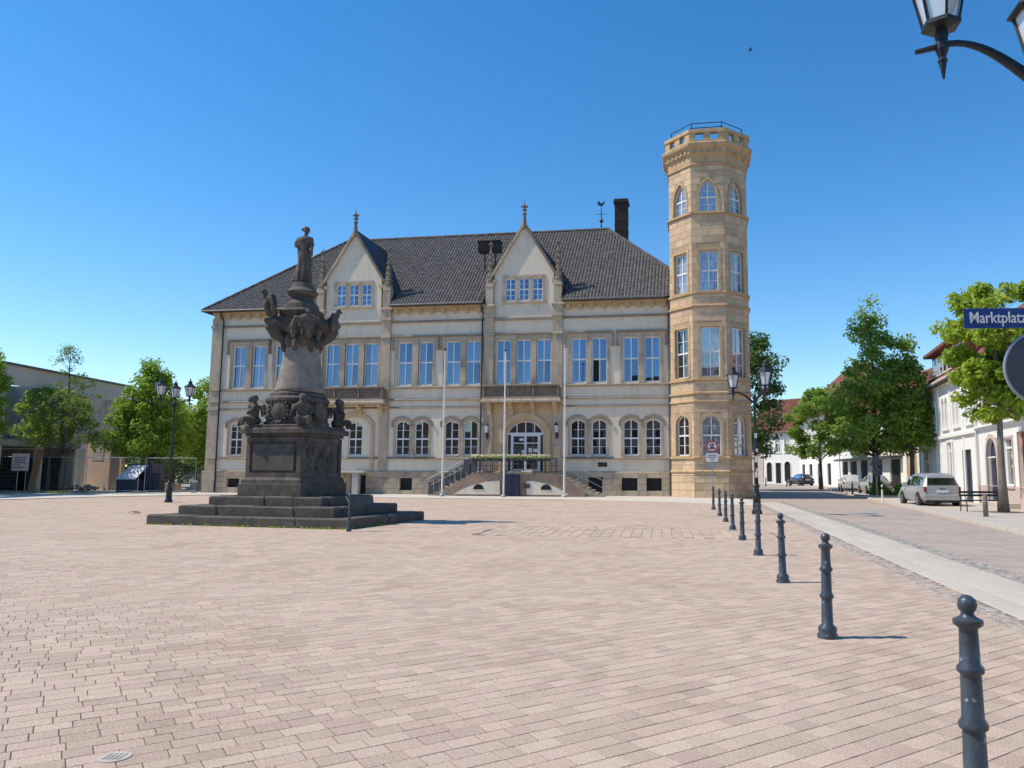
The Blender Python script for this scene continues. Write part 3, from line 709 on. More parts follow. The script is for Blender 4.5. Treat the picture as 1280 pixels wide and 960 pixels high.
# gables
ZB=12.28
for gx in (9.15,21.78):
    hw=2.12; wz0,wz1=13.42,15.2; ow=2.80; slope=3.95/2.42; zap=18.85
    mb=MB(); xs=[gx-.97,gx,gx+.97]
    gops=[(x,.74,wz0+.08,wz1-.12,0,'flat') for x in xs]
    zc=zap-hw*slope
    wall_open(mb,gx-hw,gx+hw,ZB,zc,[o for o in gops],-.03,.3) if zc>wz1 else None
    if zc>wz1: mb.add([(gx-hw,-.03,zc),(gx+hw,-.03,zc),(gx,-.03,zap)],[(0,1,2)])
    if zc<=wz1:
        hw2=(zap-15.3)/slope
        wall_open(mb,gx-hw2,gx+hw2,ZB,15.3,gops,-.03,.3)
        for s in (-1,1):
            pts=[(gx+s*hw2,-.03,ZB),(gx+s*hw,-.03,ZB),(gx+s*hw,-.03,zc),(gx+s*hw2,-.03,15.3)]
            mb.add(pts,[(0,1,2,3) if s>0 else (3,2,1,0)])
        mb.add([(gx-hw2,-.03,15.3),(gx+hw2,-.03,15.3),(gx,-.03,zap)],[(0,1,2)])
    for s in (-1,1): mb.add([(gx+s*hw,-.03,ZB),(gx+s*hw,3.2,ZB),(gx+s*hw,3.2,zc),(gx+s*hw,-.03,zc)],[(0,1,2,3) if s>0 else (3,2,1,0)])
    mb.build('gable_wall',PLASTER,TH)
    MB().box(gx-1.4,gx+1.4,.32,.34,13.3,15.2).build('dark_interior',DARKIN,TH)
    for x in xs: add_window(TH,x,wz0+.08,.74,1.58,0,'flat',2,2,.06,GLASS_UP,trans=.5,y=.12)
    mb=MB(); mb.box(gx-1.5,gx+1.5,-.09,-.031,wz1-.10,wz1+.10); mb.box(gx-1.5,gx-1.36,-.09,-.031,wz0,wz1-.102); mb.box(gx+1.36,gx+1.5,-.09,-.031,wz0,wz1-.102)
    for s in (-1,1): mb.box(gx+s*.485-.11,gx+s*.485+.11,-.07,.15,wz0,wz1-.102)
    mb.box(gx-1.6,gx+1.6,-.16,-.031,wz0-.16,wz0-.002); mb.build('window_surround',STONE,TH)
    MB().box(gx-2.11,gx+2.11,-.16,-.005,12.1,12.27).build('string_course',STRING,TH)
    # roof slopes and verge stones
    vh=2.42
    for s in (-1,1):
        t=.16; nx,nz=slope/math.hypot(1,slope),1/math.hypot(1,slope)
        p=[(gx,zap+.02),(gx+s*vh,zap+.02-vh*slope)]
        q=[(a+s*nx*t,b+nz*t) for a,b in p]; q[0]=(gx,zap+.02+t/nz)
        poly=[p[0],p[1],q[1],q[0]]
        if s>0: poly=poly[::-1]
        MB().prism(poly[::1],.02,5.6).build('gable_roof',SLATE,TH)
        p2=[(a,b) for a,b in poly]; MB().prism(p2,-.22,.018).build('verge',STONE if s<0 else STONE_DK,TH)
        # kneeler
        MB().box(gx+s*2.12-.12 if s>0 else gx-2.32,gx+2.32 if s>0 else gx-2.0,-.2,.1,14.72,14.98).build('kneeler',STONE,TH)
    mb=MB(); z=zap
    mb.lathe([(.17,-.2),(.15,.35),(.10,.75),(.16,.80),(.16,.88),(.08,.95),(.07,1.3),(.0,1.95)],8,c=(gx,-.1,z))
    for k in range(4): t=k*math.pi/2; mb.ball((gx+.16*math.cos(t),-.1+.16*math.sin(t),z+1.38),(.10,.10,.09),6,4); mb.ball((gx+.13*math.cos(t),-.1+.13*math.sin(t),z+1.12),(.07,.07,.06),6,4)
    mb.build('gable_finial',STONE_DK,TH)
# roof
SLO=.95; EZ=13.32; RY=7.0; EX0,EX1=-2.45,34.5; EY=-.62
RX0,RX1=EX0+7.62,EX1-7.62; RZ=EZ+SLO*7.62
mb=MB(); YB=.45; zz=lambda y: EZ+SLO*(y-EY)
e=[(EX0,EY,EZ),(EX1,EY,EZ),(EX1,14.62,EZ),(EX0,14.62,EZ)]; a=(RX0,RY,RZ); b=(RX1,RY,RZ); hb_=YB-EY
mb.add([(EX0+hb_,YB,zz(YB)),(EX1-hb_,YB,zz(YB)),a,b],[(0,1,3,2)])
for (p,q,l,r) in ((EX0,6.3,hb_,0),(12.15,18.98,0,0),(24.6,EX1,0,hb_)):
    mb.add([(p,EY,EZ),(q,EY,EZ),(q-r,YB,zz(YB)),(p+l,YB,zz(YB))],[(0,1,2,3)])
    mb.add([(p,EY,EZ-.06),(q,EY,EZ-.06),(q,.1,EZ-.06),(p,.1,EZ-.06)],[(3,2,1,0)])
    mb.add([(p,EY,EZ-.06),(q,EY,EZ-.06),(q,EY,EZ),(p,EY,EZ)],[(0,1,2,3)])
    for x_,f_ in ((p,0),(q,1)):
        if EX0<x_<EX1: mb.add([(x_,EY,EZ-.06),(x_,.1,EZ-.06),(x_,YB,zz(YB)),(x_,EY,EZ)],[(0,1,2,3) if f_ else (3,2,1,0)])
mb.add(e+[a,b],[(1,2,5),(2,3,4,5),(3,0,4)])
for i in (1,2,3):
    j=(i+1)%4; p,q=e[i],e[j]; mb.add([p,q,(q[0],q[1],EZ-.06),(p[0],p[1],EZ-.06)],[(1,0,3,2)])
mb.build('roof',ROOFBASE,TH)
def tiles(P0,du,dv,up,uw,vl,inside):
    """pantiles: P0 eave origin, du along eave, dv up slope (unit), up normal"""
    V=[];Q=[]
    P0,du,dv,up=[np.array(q,float) for q in (P0,du,dv,up)]; TW,TL=.235,.34
    prof=[(-.5,.0),(-.25,.045),(0,.055),(.2,.03),(.38,-.005),(.5,.0)]
    for j in range(int(vl/TL)+1):
        for i in range(int(uw/TW)+1):
            u=(i+.5)*TW; v=j*TL
            if not inside(u,v+.17): continue
            o=len(V); jt=random.gauss(0,.006); rz=random.gauss(0,.004)
            for vv,hh in ((v-.02+jt,.035),(v+TL+.02+jt,.008)):
                for (a,h) in prof: V.append(P0+du*(u+a*TW)+dv*vv+up*(h+hh+rz))
            for (a,h) in prof: V.append(P0+du*(u+a*TW)+dv*(v-.02+jt)+up*(h+.0+rz))
            for k in range(5): Q.append((o+k,o+k+1,o+7+k,o+6+k)); Q.append((o+12+k,o+13+k,o+1+k,o+k))
    return V,Q
nrm=math.hypot(1,SLO); dvf=(0,1/nrm,SLO/nrm); upf=(0,-SLO/nrm,1/nrm); VL=7.62*nrm
def in_front(u,v):
    y=v/nrm
    if u<y-.05 or u>(EX1-EX0)-y+.05: return False
    x=EX0+u; z=EZ+y*SLO
    for gx in (9.15,21.78):
        if abs(x-gx)<2.75 and z<18.85-abs(x-gx)*1.632+.05 and y<5.6: return False
        if 2.0<abs(x-gx)<3.1 and y<1.05: return False
    return True
V,Q=tiles((EX0,EY,EZ),(1,0,0),dvf,upf,EX1-EX0,VL,in_front)
dvr=(-1/nrm,0,SLO/nrm); upr=(SLO/nrm,0,1/nrm)
V2,Q2=tiles((EX1,EY,EZ),(0,1,0),dvr,upr,15.24,VL,lambda u,v: v/nrm-.05<u<15.24-v/nrm+.05)
V3,Q3=tiles((EX0,14.62,EZ),(0,-1,0),(1/nrm,0,SLO/nrm),(-SLO/nrm,0,1/nrm),15.24,VL,lambda u,v: v/nrm-.05<u<15.24-v/nrm+.05)
q2=np.array(Q2)+len(V); q3=np.array(Q3)+len(V)+len(V2)
link('roof_tiles',fast_mesh('roof_tiles',np.array(V+V2+V3),np.concatenate([np.array(Q),q2,q3]),TILE),TH,kind='stuff')
mb=MB()
def ridge_line(p,q):
    p=Vector(p);q=Vector(q);n=int((q-p).length/.36)
    for i in range(n):
        a=p+(q-p)*(i/n);b=p+(q-p)*((i+1.12)/n); mb.path([a+Vector((0,0,.04+.02*(i%2))),b+Vector((0,0,.05))],[.12,.14],6)
ridge_line(a,b) if False else None
ridge_line((RX0,RY,RZ),(RX1,RY,RZ)); ridge_line((EX0,EY,EZ),(RX0,RY,RZ)); ridge_line((EX1,EY,EZ),(RX1,RY,RZ))
o=mb.build('ridge_tiles',TILE,TH,kind='stuff')
for a_,b_ in ((EX0,6.3),(12.15,18.98),(24.6,31.6)):
    MB().path([(a_,EY-.05,EZ-.02),(b_,EY-.05,EZ-.02)],.075,8).build('gutter',LEAD,TH)
# downpipes
for x in (-.92,18.88,31.80):
    y=-.2; MB().path([(x,EY-.02,13.2),(x+.05,-.25,12.6),(x,y,12.2),(x,y,.1)],.055,8).build('downpipe',LEAD if x>30 else IRON,TH)
# chimney
mb=MB(); z=15.2
while z<22.55:
    j=random.uniform(-.01,.01)
    mb.box(27.45+j,28.45+j,6.6,7.6,z,z+.145,ch=.012); z+=.15
mb.box(27.36,28.54,6.5,7.7,22.56,22.72); mb.box(27.4,28.5,6.55,7.65,22.722,22.9)
mb.build('chimney',CHIMNEY,TH)
# weather vane
mb=MB(); vx,vy,vz=26.35,7.0,RZ
mb.path([(vx,vy,vz-.2),(vx,vy,vz+2.2)],[.05,.02],6); mb.ball((vx,vy,vz+.75),.16,8,6); mb.ball((vx,vy,vz+.35),.08,8,5)
mb.path([(vx-.42,vy,vz+1.3),(vx+.42,vy,vz+1.3)],.02,5); mb.path([(vx,vy-.4,vz+1.3),(vx,vy+.4,vz+1.3)],.02,5)
mb.prism([(vx-.26,vz+2.05),(vx-.1,vz+1.98),(vx+.12,vz+1.98),(vx+.3,vz+2.25),(vx+.22,vz+2.38),(vx+.12,vz+2.2),(vx-.08,vz+2.2),(vx-.2,vz+2.4),(vx-.3,vz+2.3)],vy-.015,vy+.015)
mb.build('weather_vane',IRON,TH)
# louvred dark box standing on the slope beside the right gable
mb=MB(); mb.box(17.75,19.4,2.1,2.9,17.8,18.5); mb.box(17.7,19.45,2.0,3.0,18.502,18.58)
hb=mb.build('roof_louvre_box',SIGNBLK,TH)
for i in range(2):
    for k in range(4): MB().obox((18.12+i*.66,2.07,17.9+k*.16),(.29,.012,.06),Matrix.Rotation(R(25),3,'X')).build('louvre',IRON,hb)
mb=MB(); mb.box(18.2,18.3,2.3,2.4,16.4,17.748); mb.box(19.0,19.1,2.3,2.4,16.4,17.748); mb.build('louvre_box_leg',IRON,hb)
# balconies
def balcony(a,b,name):
    mb=MB(); mb.box(a-.12,b+.12,-.95,-.005,6.30,6.48,ch=.05); mb.box(a-.05,b+.05,-.88,-.006,6.482,6.62)
    bal=mb.build('balcony',STONE,TH)
    mb=MB(); y=-.85
    mb.box(a,b,y,y+.16,6.622,6.72); mb.box(a-.05,b+.05,y-.05,y+.21,7.36,7.5,ch=.03)
    n=3; wd=(b-a-.35)/n
    for i in range(n+1): mb.box(a+i*(wd+.35/4)*1.0 if i<n else b-.14,(a+i*(wd+.35/4)+.14) if i<n else b,y-.02,y+.18,6.722,7.358)
    mb.box(a+.1,b-.1,y+.09,y+.12,6.722,7.358)
    for s in (a,b-.16): mb.box(s,s+.16,y+.2,-.004,6.622,7.358)
    mb.build('parapet',STONE_DK,bal)
    mb=MB()
    for i in range(n):
        x0=a+i*(wd+.0875)+.14
        for q in range(7):
            for r in range(3):
                cx=x0+.1+(wd-.28)*q/6; cz=6.80+r*.23
                mb.lathe([(.10,-.03),(.10,.03),(.06,.03),(.06,-.03)],6,c=(0,0,0)) if False else mb.ball((cx,y+.07,cz),(.085,.05,.085),6,4)
    mb.build('tracery',STONE_DK,bal,kind='stuff')
    for x in np.linspace(a+.35,b-.35,4):
        mb=MB(); mb.prism([(0,5.45),(.01,6.298),(0,6.298)][:0] or [(x-.13,5.5),(x+.13,5.5),(x+.13,6.296),(x-.13,6.296)],-.22,-.006)
        mb.prism([(x-.13,5.85),(x+.13,5.85),(x+.13,6.297),(x-.13,6.297)],-.5,-.222); mb.prism([(x-.12,6.08),(x+.12,6.08),(x+.12,6.297),(x-.12,6.297)],-.78,-.502)
        mb.build('console',STONE_LT,bal)
balcony(19.15,24.45,'balcony'); balcony(6.5,11.95,'balcony')
# sandstone entrance bay behind the door and left niche arch
mb=MB(); o=outline(21.98,3.5,1.62,5.62,1.15,'seg'); i=outline(21.98,2.9,1.62,5.24,.96,'seg'); mb.ring([o[1]]+o[2:]+[o[0]],[i[1]]+i[2:]+[i[0]],-.16,.003,close=False)
o2=outline(21.98,2.9,1.62,5.24,.96,'seg'); i2=outline(21.98,2.66,1.62,5.10,.9,'seg'); mb.ring([o2[1]]+o2[2:]+[o2[0]],[i2[1]]+i2[2:]+[i2[0]],-.08,.2,close=False)
mb.build('door_arch',STONE_LT,TH)
mb=MB(); ops2=[(21.98,3.5,1.60,5.60,1.15,'seg')]; wall_open(mb,19.71,23.89,1.66,6.28,ops2,-.035,.036); mb.build('entrance_facing',STONE_LT,TH)
for gx,hw in ((9.63,1.25),):
    mb=MB(); o=outline(gx,2.9,1.66,5.75,.8,'seg'); i=outline(gx,2.45,1.66,5.45,.7,'seg'); mb.ring([o[1]]+o[2:]+[o[0]],[i[1]]+i[2:]+[i[0]],-.14,.003,close=False); mb.build('niche_arch',STONE_LT,TH)
# entrance door
DX=21.98; mb=MB(); fo=outline(DX,2.64,1.55,5.08,.88,'seg'); fi=outline(DX,2.48,1.63,5.0,.82,'seg'); mb.ring(fo,fi,.14,.24)
f=top_fn(DX,2.48,5.0,.82,'seg')
mb.box(DX-1.24,DX+1.24,.12,.24,4.12,4.27)
for x in (-.62,0,.62): mb.box(DX+x-.03,DX+x+.03,.14,.23,4.272,f(DX+x))
for x in (-.98,.98): mb.box(DX+x-.05,DX+x+.05,.13,.23,1.63,4.118)
door=mb.build('entrance_door',WHITE,TH)
fx=[-1.24,-.62,0,.62,1.24]
for k in range(4):
    a_,b_=DX+fx[k]+.03,DX+fx[k+1]-.03; poly=[(a_,4.27),(b_,4.27)]+[(b_+(a_-b_)*t/6,f(b_+(a_-b_)*t/6)-.002) for t in range(7)]
    MB().prism(poly,.18,.2).build('fanlight',GLASS_LO,door)
for s in (-1,1):
    MB().box(DX+s*1.13-.1,DX+s*1.13+.1,.18,.2,1.64,4.1).build('side_light',GLASS_LO,door)
    c=DX+s*.465; mb=MB()
    mb.box(c-.46,c-.39,.12,.2,1.64,4.11); mb.box(c+.39,c+.46,.12,.2,1.64,4.11); mb.box(c-.388,c+.388,.125,.195,1.64,1.78); mb.box(c-.388,c+.388,.125,.195,4.02,4.11); mb.box(c-.388,c+.388,.13,.19,3.52,3.58)
    mb.path([(c-s*.40,.06,2.4),(c-s*.40,.06,3.0)],.02,6)
    mb.build('door_leaf',WHITE,door)
    MB().box(c-.39,c+.39,.155,.175,1.78,3.52).build('door_pane',GLASS_LO,door); MB().box(c-.39,c+.39,.155,.175,3.58,4.02).build('door_pane',GLASS_LO,door)
for (x,z,w_,h_) in ((22.2,2.92,.22,.3),(22.52,2.95,.30,.22),(21.72,2.85,.2,.22),(21.45,2.66,.14,.16),(21.55,3.72,.3,.16)):
    MB().box(x,x+w_,.145,.152,z,z+h_).build('door_notice',SIGNWHITE,door)
# wall lanterns either side of the door, plaques
for x in (19.36,24.22):
    mb=MB(); mb.path([(x,-.14,4.1),(x,-.35,4.0),(x,-.42,4.18)],.03,6); mb.box(x-.08,x+.08,-.17,-.13,3.85,4.25); mb.lathe([(.17,0),(.1,.1),(.03,.18),(.0,.3)],6,c=(x,-.42,4.72)); mb.lathe([(.05,-.05),(.1,0),(.1,.03)],6,c=(x,-.42,4.22))
    l=mb.build('wall_lantern',IRON,TH); MB().lathe([(.09,0),(.15,.47)],6,c=(x,-.42,4.25)).build('lantern_glass',LANTERN,l)
MB().box(23.98,24.46,-.165,-.14,2.5,3.35,ch=.01).build('plaque',STONE_LT,TH); MB().box(27.0,27.62,-.03,-.004,1.95,2.25,ch=.008).build('plaque',BRONZE,TH)
mb=MB(); mb.box(19.1,19.62,-.15,-.131,2.6,3.3); mb.build('relief_panel',STONE_LT,TH)
# outside stair: curved front wall, panels, landing, flights, railings
mb=MB()
pts=[(17.5,0),(26.5,0),(26.5,.22),(25.9,.62),(25.2,1.15),(24.75,1.42),(24.4,1.5),(19.4,1.5),(18.9,1.42),(18.3,1.05),(17.6,.42)]
mb.prism(pts,-2.62,-2.2); st=mb.build('entrance_stair',REDSTONE,TH)
for (cx,w_,sgn) in ((19.42,3.05,1),(24.1,2.75,-1)):
    f2=[(cx-w_/2,.14),(cx+w_/2,.14)]
    n=10
    for k in range(n+1):
        t=k/n; x=cx+w_/2-w_*t; u=(t if sgn>0 else 1-t); z=.14+.88*math.sin(min(1,(1-u)*1.0+.0)*math.pi/2)**.8 if u<1 else .14
        f2.append((x,max(.145,z)))
    MB().prism(f2,-2.66,-2.6).build('arched_panel',PLASTER,st)
    v=outline(cx+(.1*sgn),.72,.46,.80,.34,'seg'); MB().prism(v,-2.685,-2.655).build('stair_vent',DARKIN,st)
mb=MB(); mb.box(19.0,24.8,-2.2,-.12,1.36,1.5); mb.build('landing',REDSTONE,st)
MB().box(21.12,22.28,-2.86,-2.6,.01,1.42,ch=.01).build('cellar_door',NAVY,st)
MB().box(22.55,22.95,-2.70,-2.662,.55,.82).build('stair_vent_grille',GREYDOOR,st)
for s,xa,xb in ((1,15.9,18.95),(-1,27.6,24.85)):
    for k in range(9):
        x=xa+(xb-xa)*k/9; z=1.5*(k+1)/9.6; xe=xb+.05*s
        lo,hi=min(x,xe),max(x,xe)
        MB().box(lo,hi,-2.18,-.9,z-.156 if k else 0,z,ch=.012).build('step',STONE,st)
def rail(pts,posts,h,st,m=IRON,gl=None):
    mb=MB(); mb.path([(x,y,z+h) for x,y,z in pts],.026,6); mb.path([(x,y,z+h*.5) for x,y,z in pts],.016,6)
    for x,y,z in posts: mb.path([(x,y,z-.02),(x,y,z+h)],.022,6)
    return mb.build('handrail',m,st)
rail([(15.9,-2.28,.1),(18.75,-2.5,1.5)],[(15.95,-2.28,.02),(16.9,-2.34,.5),(17.8,-2.42,.95),(18.7,-2.5,1.45)],.98,st,GALV)
rail([(15.9,-.86,.1),(18.75,-.86,1.5)],[(15.95,-.86,.02),(16.9,-.86,.5),(17.8,-.86,.95),(18.7,-.86,1.45)],.98,st,IRON)
for k in range(8):
    x=16.0+k*.37; MB().box(x,x+.33,-2.31,-2.295,.12+k*.178,.9+k*.178).build('railing_panel',GREYDOOR,st)
rail([(27.75,-2.28,.0),(27.6,-2.28,.12),(24.9,-2.45,1.5)],[(27.6,-2.28,.02),(26.0,-2.38,.9)],.95,st,GALV)
mb=MB(); mb.path([(27.6,-2.28,1.05),(27.95,-2.28,.85),(27.9,-2.28,.5),(27.65,-2.28,.02)],.026,6); mb.build('handrail_end',GALV,st)
rail([(18.78,-2.5,1.5),(24.7,-2.5,1.5)],[(x,-2.5,1.5) for x in np.linspace(18.8,24.65,9)],.98,st,IRON)
mb=MB()
for x in np.linspace(18.9,24.6,46): mb.path([(x,-2.5,1.52),(x,-2.5,2.44)],.009,4)
mb.build('balusters',IRON,st,kind='stuff')
for x in (18.45,18.95): MB().box(x,x+.42,-2.54,-2.53,1.55,2.4).build('railing_panel',GREYDOOR,st)
# small canopy at the cellar entry under the left gable
MB().box(8.1,10.9,-1.2,-.11,1.5,1.63,ch=.02).build('cellar_canopy',SLAB,TH)
MB().box(10.05,10.5,-1.15,-.75,0,1.498).build('canopy_pier',CONC,TH)
MB().path([(9.0,-1.1,0),(9.0,-1.1,1.49)],.04,6).build('canopy_post',GALV,TH)

# ================================================================== STAIR TOWER
def th_world(x,y,z=0):
    c,s=math.cos(R(-9.1)),math.sin(R(-9.1)); return (-25.169+c*x-s*y,56.062+s*x+c*y,z)
TW=thing('stair_tower','tall octagonal yellow ashlar tower with open parapet at the right end of the town hall','tower',th_world(34.5,.3),R(-9.1))
AP=2.55; SIDE=2*AP*math.tan(R(22.5)); CS=math.cos(R(22.5))
TOPS=[(0,1.2,2.66,5.22,.42,'seg'),(0,1.22,7.66,10.88,0,'flat'),(0,1.2,13.25,15.9,0,'flat'),(0,1.2,18.5,20.66,1.15,'point')]
wall=MB()
blocks=[]
for k in range(8):
    phi=R(-90+45*k); tf=Matrix.Rotation(phi+math.pi/2,4,'Z')@Matrix.Translation((0,-AP,0))
    wall.tf=tf; vis=k in (0,1,7); ops=TOPS if vis else []
    wall_open(wall,-SIDE/2,SIDE/2,0,22.0,ops,0,.32)
    if k in (0,1,7,6,2):
        avoid=[(c,w+.30,a-.0,b+.15,r*1.1 if r else 0,kd) for c,w,a,b,r,kd in ops]
        for z0,z1 in ((.02,1.58),(1.62,2.44),(2.62,6.0),(6.16,6.52),(6.72,7.38),(7.58,12.16),(12.36,13.0),(13.2,18.3),(18.52,21.6)):
            for q in block_course(None,-SIDE/2+.012,SIDE/2-.012,z0,z1,0,avoid,'','',.46,.62,1.15): blocks.append((0 if vis else 1,k,tf,q,z0<1.6))
wall.build('wall',JOINT,TW)
blocks.sort(key=lambda b:(b[0],-(b[3][1]-b[3][0])*(b[3][3]-b[3][2])))
rest=MB()
for i,(v,k,tf,(p,q,z,zt),low) in enumerate(blocks):
    pr=.035 if low else .014
    if i<300:
        o=link('ashlar_block',block_mesh(q-p,zt-z,TOWER_OB,'ashlar_block',pr),TW); o.matrix_local=tf@Matrix.Translation((p,-.001-random.random()*.006,z))
    else:
        rest.tf=tf; c=.012; wq,hq=q-p,zt-z
        rest.add([(p,0,z),(q,0,z),(q,0,zt),(p,0,zt),(p+c,-pr,z+c),(q-c,-pr,z+c),(q-c,-pr,zt-c),(p+c,-pr,zt-c)],[(4,5,6,7),(0,1,5,4),(1,2,6,5),(2,3,7,6),(3,0,4,7)])
rest.build('ashlar_blocks',TOWER,TW,kind='stuff')
print('tower blocks',len(blocks))
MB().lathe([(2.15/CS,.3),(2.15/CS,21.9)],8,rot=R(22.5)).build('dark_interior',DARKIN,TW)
gl=[GLASS_CU,GLASS_LO,GLASS_CU,GLASS_CU]
for k in (7,0,1):
    phi=R(-90+45*k); tf=Matrix.Rotation(phi+math.pi/2,4,'Z')@Matrix.Translation((0,-AP,0))
    for j,(cx,w_,a,b,r_,kd) in enumerate(TOPS):
        g=GLASS_CU if not (k==7 and j<2) else GLASS_LO
        add_window(TW,cx,a,w_,b-a,r_,kd,2,2,.07,g,trans=.5 if kd!='point' else .46,y=.2,tf=tf)
        mb=MB(tf); 
        surround(mb,cx,w_,a,b,r_,kd,.17,-.05,.02); mb.box(cx-w_/2-.2,cx+w_/2+.2,-.12,.18,a-.14,a-.01); mb.build('window_surround',TOWER_TRIM,TW)
def octring(prof): 
    m=MB(); m.lathe([(r/CS,z) for r,z in prof],8,rot=R(22.5)); return m
for z0,pr in ((1.58,.10),(2.44,.12),(6.02,.09),(6.54,.12),(7.40,.13),(12.18,.12),(13.02,.11),(18.32,.15),(21.62,.10)):
    octring([(AP-.02,z0),(AP+pr,z0+.02),(AP+pr,z0+.11),(AP+.02,z0+.17)]).build('string_course',TOWER_TRIM,TW)
octring([(AP-.02,21.78),(AP+.03,21.8),(AP+.06,22.3),(AP+.2,22.42),(AP+.22,22.7),(AP+.42,22.85),(AP+.46,23.02),(AP+.40,23.1),(2.1,23.11)]).build('cornice',TOWER_TRIM,TW)
cbm=MB(); cbm.box(-.09,.09,-.26,-.04,0,.28); cbm=cbm.mesh('corbel',TOWER_TRIM)
AP2=2.78; S2=2*AP2*math.tan(R(22.5))
for k in range(8):
    phi=R(-90+45*k); tf=Matrix.Rotation(phi+math.pi/2,4,'Z')@Matrix.Translation((0,-AP,0))
    for x in (-.8,-.4,0,.4,.8):
        o=link('corbel',cbm,TW); o.matrix_local=tf@Matrix.Translation((x,0,22.43))
    tf2=Matrix.Rotation(phi+math.pi/2,4,'Z')@Matrix.Translation((0,-AP2,0))
    m=MB(tf2); h=S2/2
    m.add([(-h,0,23.10),(h,0,23.10),(h,0,23.28),(-h,0,23.28),(-h+.12,.3,23.10),(h-.12,.3,23.10),(h-.12,.3,23.28),(-h+.12,.3,23.28)],[(0,1,2,3),(5,4,7,6),(3,2,6,7)])
    m.add([(-h-.02,-.05,23.78),(h+.02,-.05,23.78),(h+.02,-.05,24.02),(-h-.02,-.05,24.02),(-h+.14,.35,23.78),(h-.14,.35,23.78),(h-.14,.35,24.02),(-h+.14,.35,24.02)],[(0,1,2,3),(5,4,7,6),(3,2,6,7),(1,0,4,5)])
    for a,b in ((-h+.001,-.72),(-.24,.24),(.72,h-.001)): m.box(a if abs(a)<.9 else a, b, .01,.28,23.281,23.779)
    m.build('parapet',TOWER_TRIM,TW)
m=MB(); rp=2.35/CS
cp=[(rp*math.cos(R(22.5+45*k)),rp*math.sin(R(22.5+45*k))) for k in range(8)]
for k in range(8):
    a,b=cp[k],cp[(k+1)%8]
    for zz in (24.3,24.62): m.path([(a[0]*1,a[1],zz),(b[0]*.999+a[0]*.001,b[1],zz)],.028,6)
    m.path([(a[0],a[1],23.2),(a[0],a[1],24.64)],.03,6)
m.build('roof_railing',IRON,TW)
octring([(2.6,22.95),(2.6,23.12)]).build('roof_deck',LEAD,TW)

# ================================================================== MONUMENT
MO=thing('monument','dark weathered stone column monument with a robed statue on top, standing on three steps','monument',(-8.95,24.62,0),R(-15.5))
def rough_box(mb,x0,x1,y0,y1,z0,z1,ch=.04,blocks=None):
    # a course of long stones with slightly uneven fronts
    mb.box(x0,x1,y0,y1,z0,z1,ch=ch)
stp=[(3.42,2.30,0,.29),(2.66,1.86,.291,.57),(1.96,1.43,.571,.84)]
for hx,hy,z0,z1 in stp:
    sp=MB(); sp.box(-hx+.3,hx-.3,-hy+.3,hy-.3,max(z0-.2,-.02),z1-.012); s_=sp.build('step',STEPST,MO)
    def run(n,p0,p1,dp,ax):
        for i in range(n):
            a=p0+(p1-p0)*i/n+.004; b=p0+(p1-p0)*(i+1)/n-.004; j=random.uniform(-.02,.02)
            for sg in (-1,1):
                mb=MB()
                lo,hi=(sg*dp-j,sg*(dp-.42)) if sg<0 else (sg*(dp-.42),sg*dp+j)
                if lo>hi: lo,hi=hi,lo
                if ax=='x': mb.box(a,b,lo,hi,z0 if z0>0 else -.02,z1+random.uniform(-.012,.006),ch=.035)
                else: mb.box(lo,hi,a,b,z0 if z0>0 else -.02,z1+random.uniform(-.012,.006),ch=.035)
                mb.build('step_stone',STEPST,s_)
    run(4,-hx,hx,hy,'x'); run(2,-hy+.43,hy-.43,hx,'y')
PA,PB=.97,1.10
mb=MB(); mb.box(-PA-.14,PA+.14,-PB-.14,PB+.14,.841,1.22,ch=.02); mb.box(-PA-.08,PA+.08,-PB-.08,PB+.08,1.221,1.42,ch=.09); mb.build('plinth',MONU,MO)
mb=MB(); mb.box(-PA+.05,PA-.05,-PB+.05,PB-.05,1.40,2.66)
for sx in (-1,1):
    for sy in (-1,1): mb.box(sx*PA-.14 if sx>0 else -PA,sx*PA if sx>0 else -PA+.14,sy*PB-.14 if sy>0 else -PB,sy*PB if sy>0 else -PB+.14,1.421,2.64)
for sy in (-1,1): mb.box(-PA+.141,PA-.141,min(sy*PB,sy*(PB-.06)),max(sy*PB,sy*(PB-.06)),1.422,1.55); mb.box(-PA+.141,PA-.141,min(sy*PB,sy*(PB-.06)),max(sy*PB,sy*(PB-.06)),2.5,2.64)
for sx in (-1,1): mb.box(min(sx*PA,sx*(PA-.06)),max(sx*PA,sx*(PA-.06)),-PB+.141,PB-.141,1.422,1.55); mb.box(min(sx*PA,sx*(PA-.06)),max(sx*PA,sx*(PA-.06)),-PB+.141,PB-.141,2.5,2.64)
mb.build('pedestal',MONU,MO)
MB().box(-PA+.24,PA-.24,-PB+.0,-PB+.045,1.62,2.44,ch=.02).build('inscription_panel',STEPST,MO)
mb=MB()
for k in range(9):
    mb.ball((PA-.03,-.62+.155*k,2.05+random.uniform(-.28,.28)),(.05,.14,.16),7,5)
mb.build('relief',MONU,MO)
mb=MB(); mb.box(-PA-.03,PA+.03,-PB-.03,PB+.03,2.66,2.75); mb.box(-PA-.16,PA+.16,-PB-.16,PB+.16,2.751,2.92,ch=.04); mb.box(-PA-.06,PA+.06,-PB-.06,PB+.06,2.921,3.02,ch=.03); mb.build('cornice',MONU,MO)
mb=MB(); mb.lathe([(.98,3.0),(1.0,3.1),(.93,3.2),(.93,3.72),(.98,3.78),(.98,3.86),(.86,3.95),(.86,4.02),(.80,4.08)],24); mb.build('drum',MONU,MO,smooth=False)
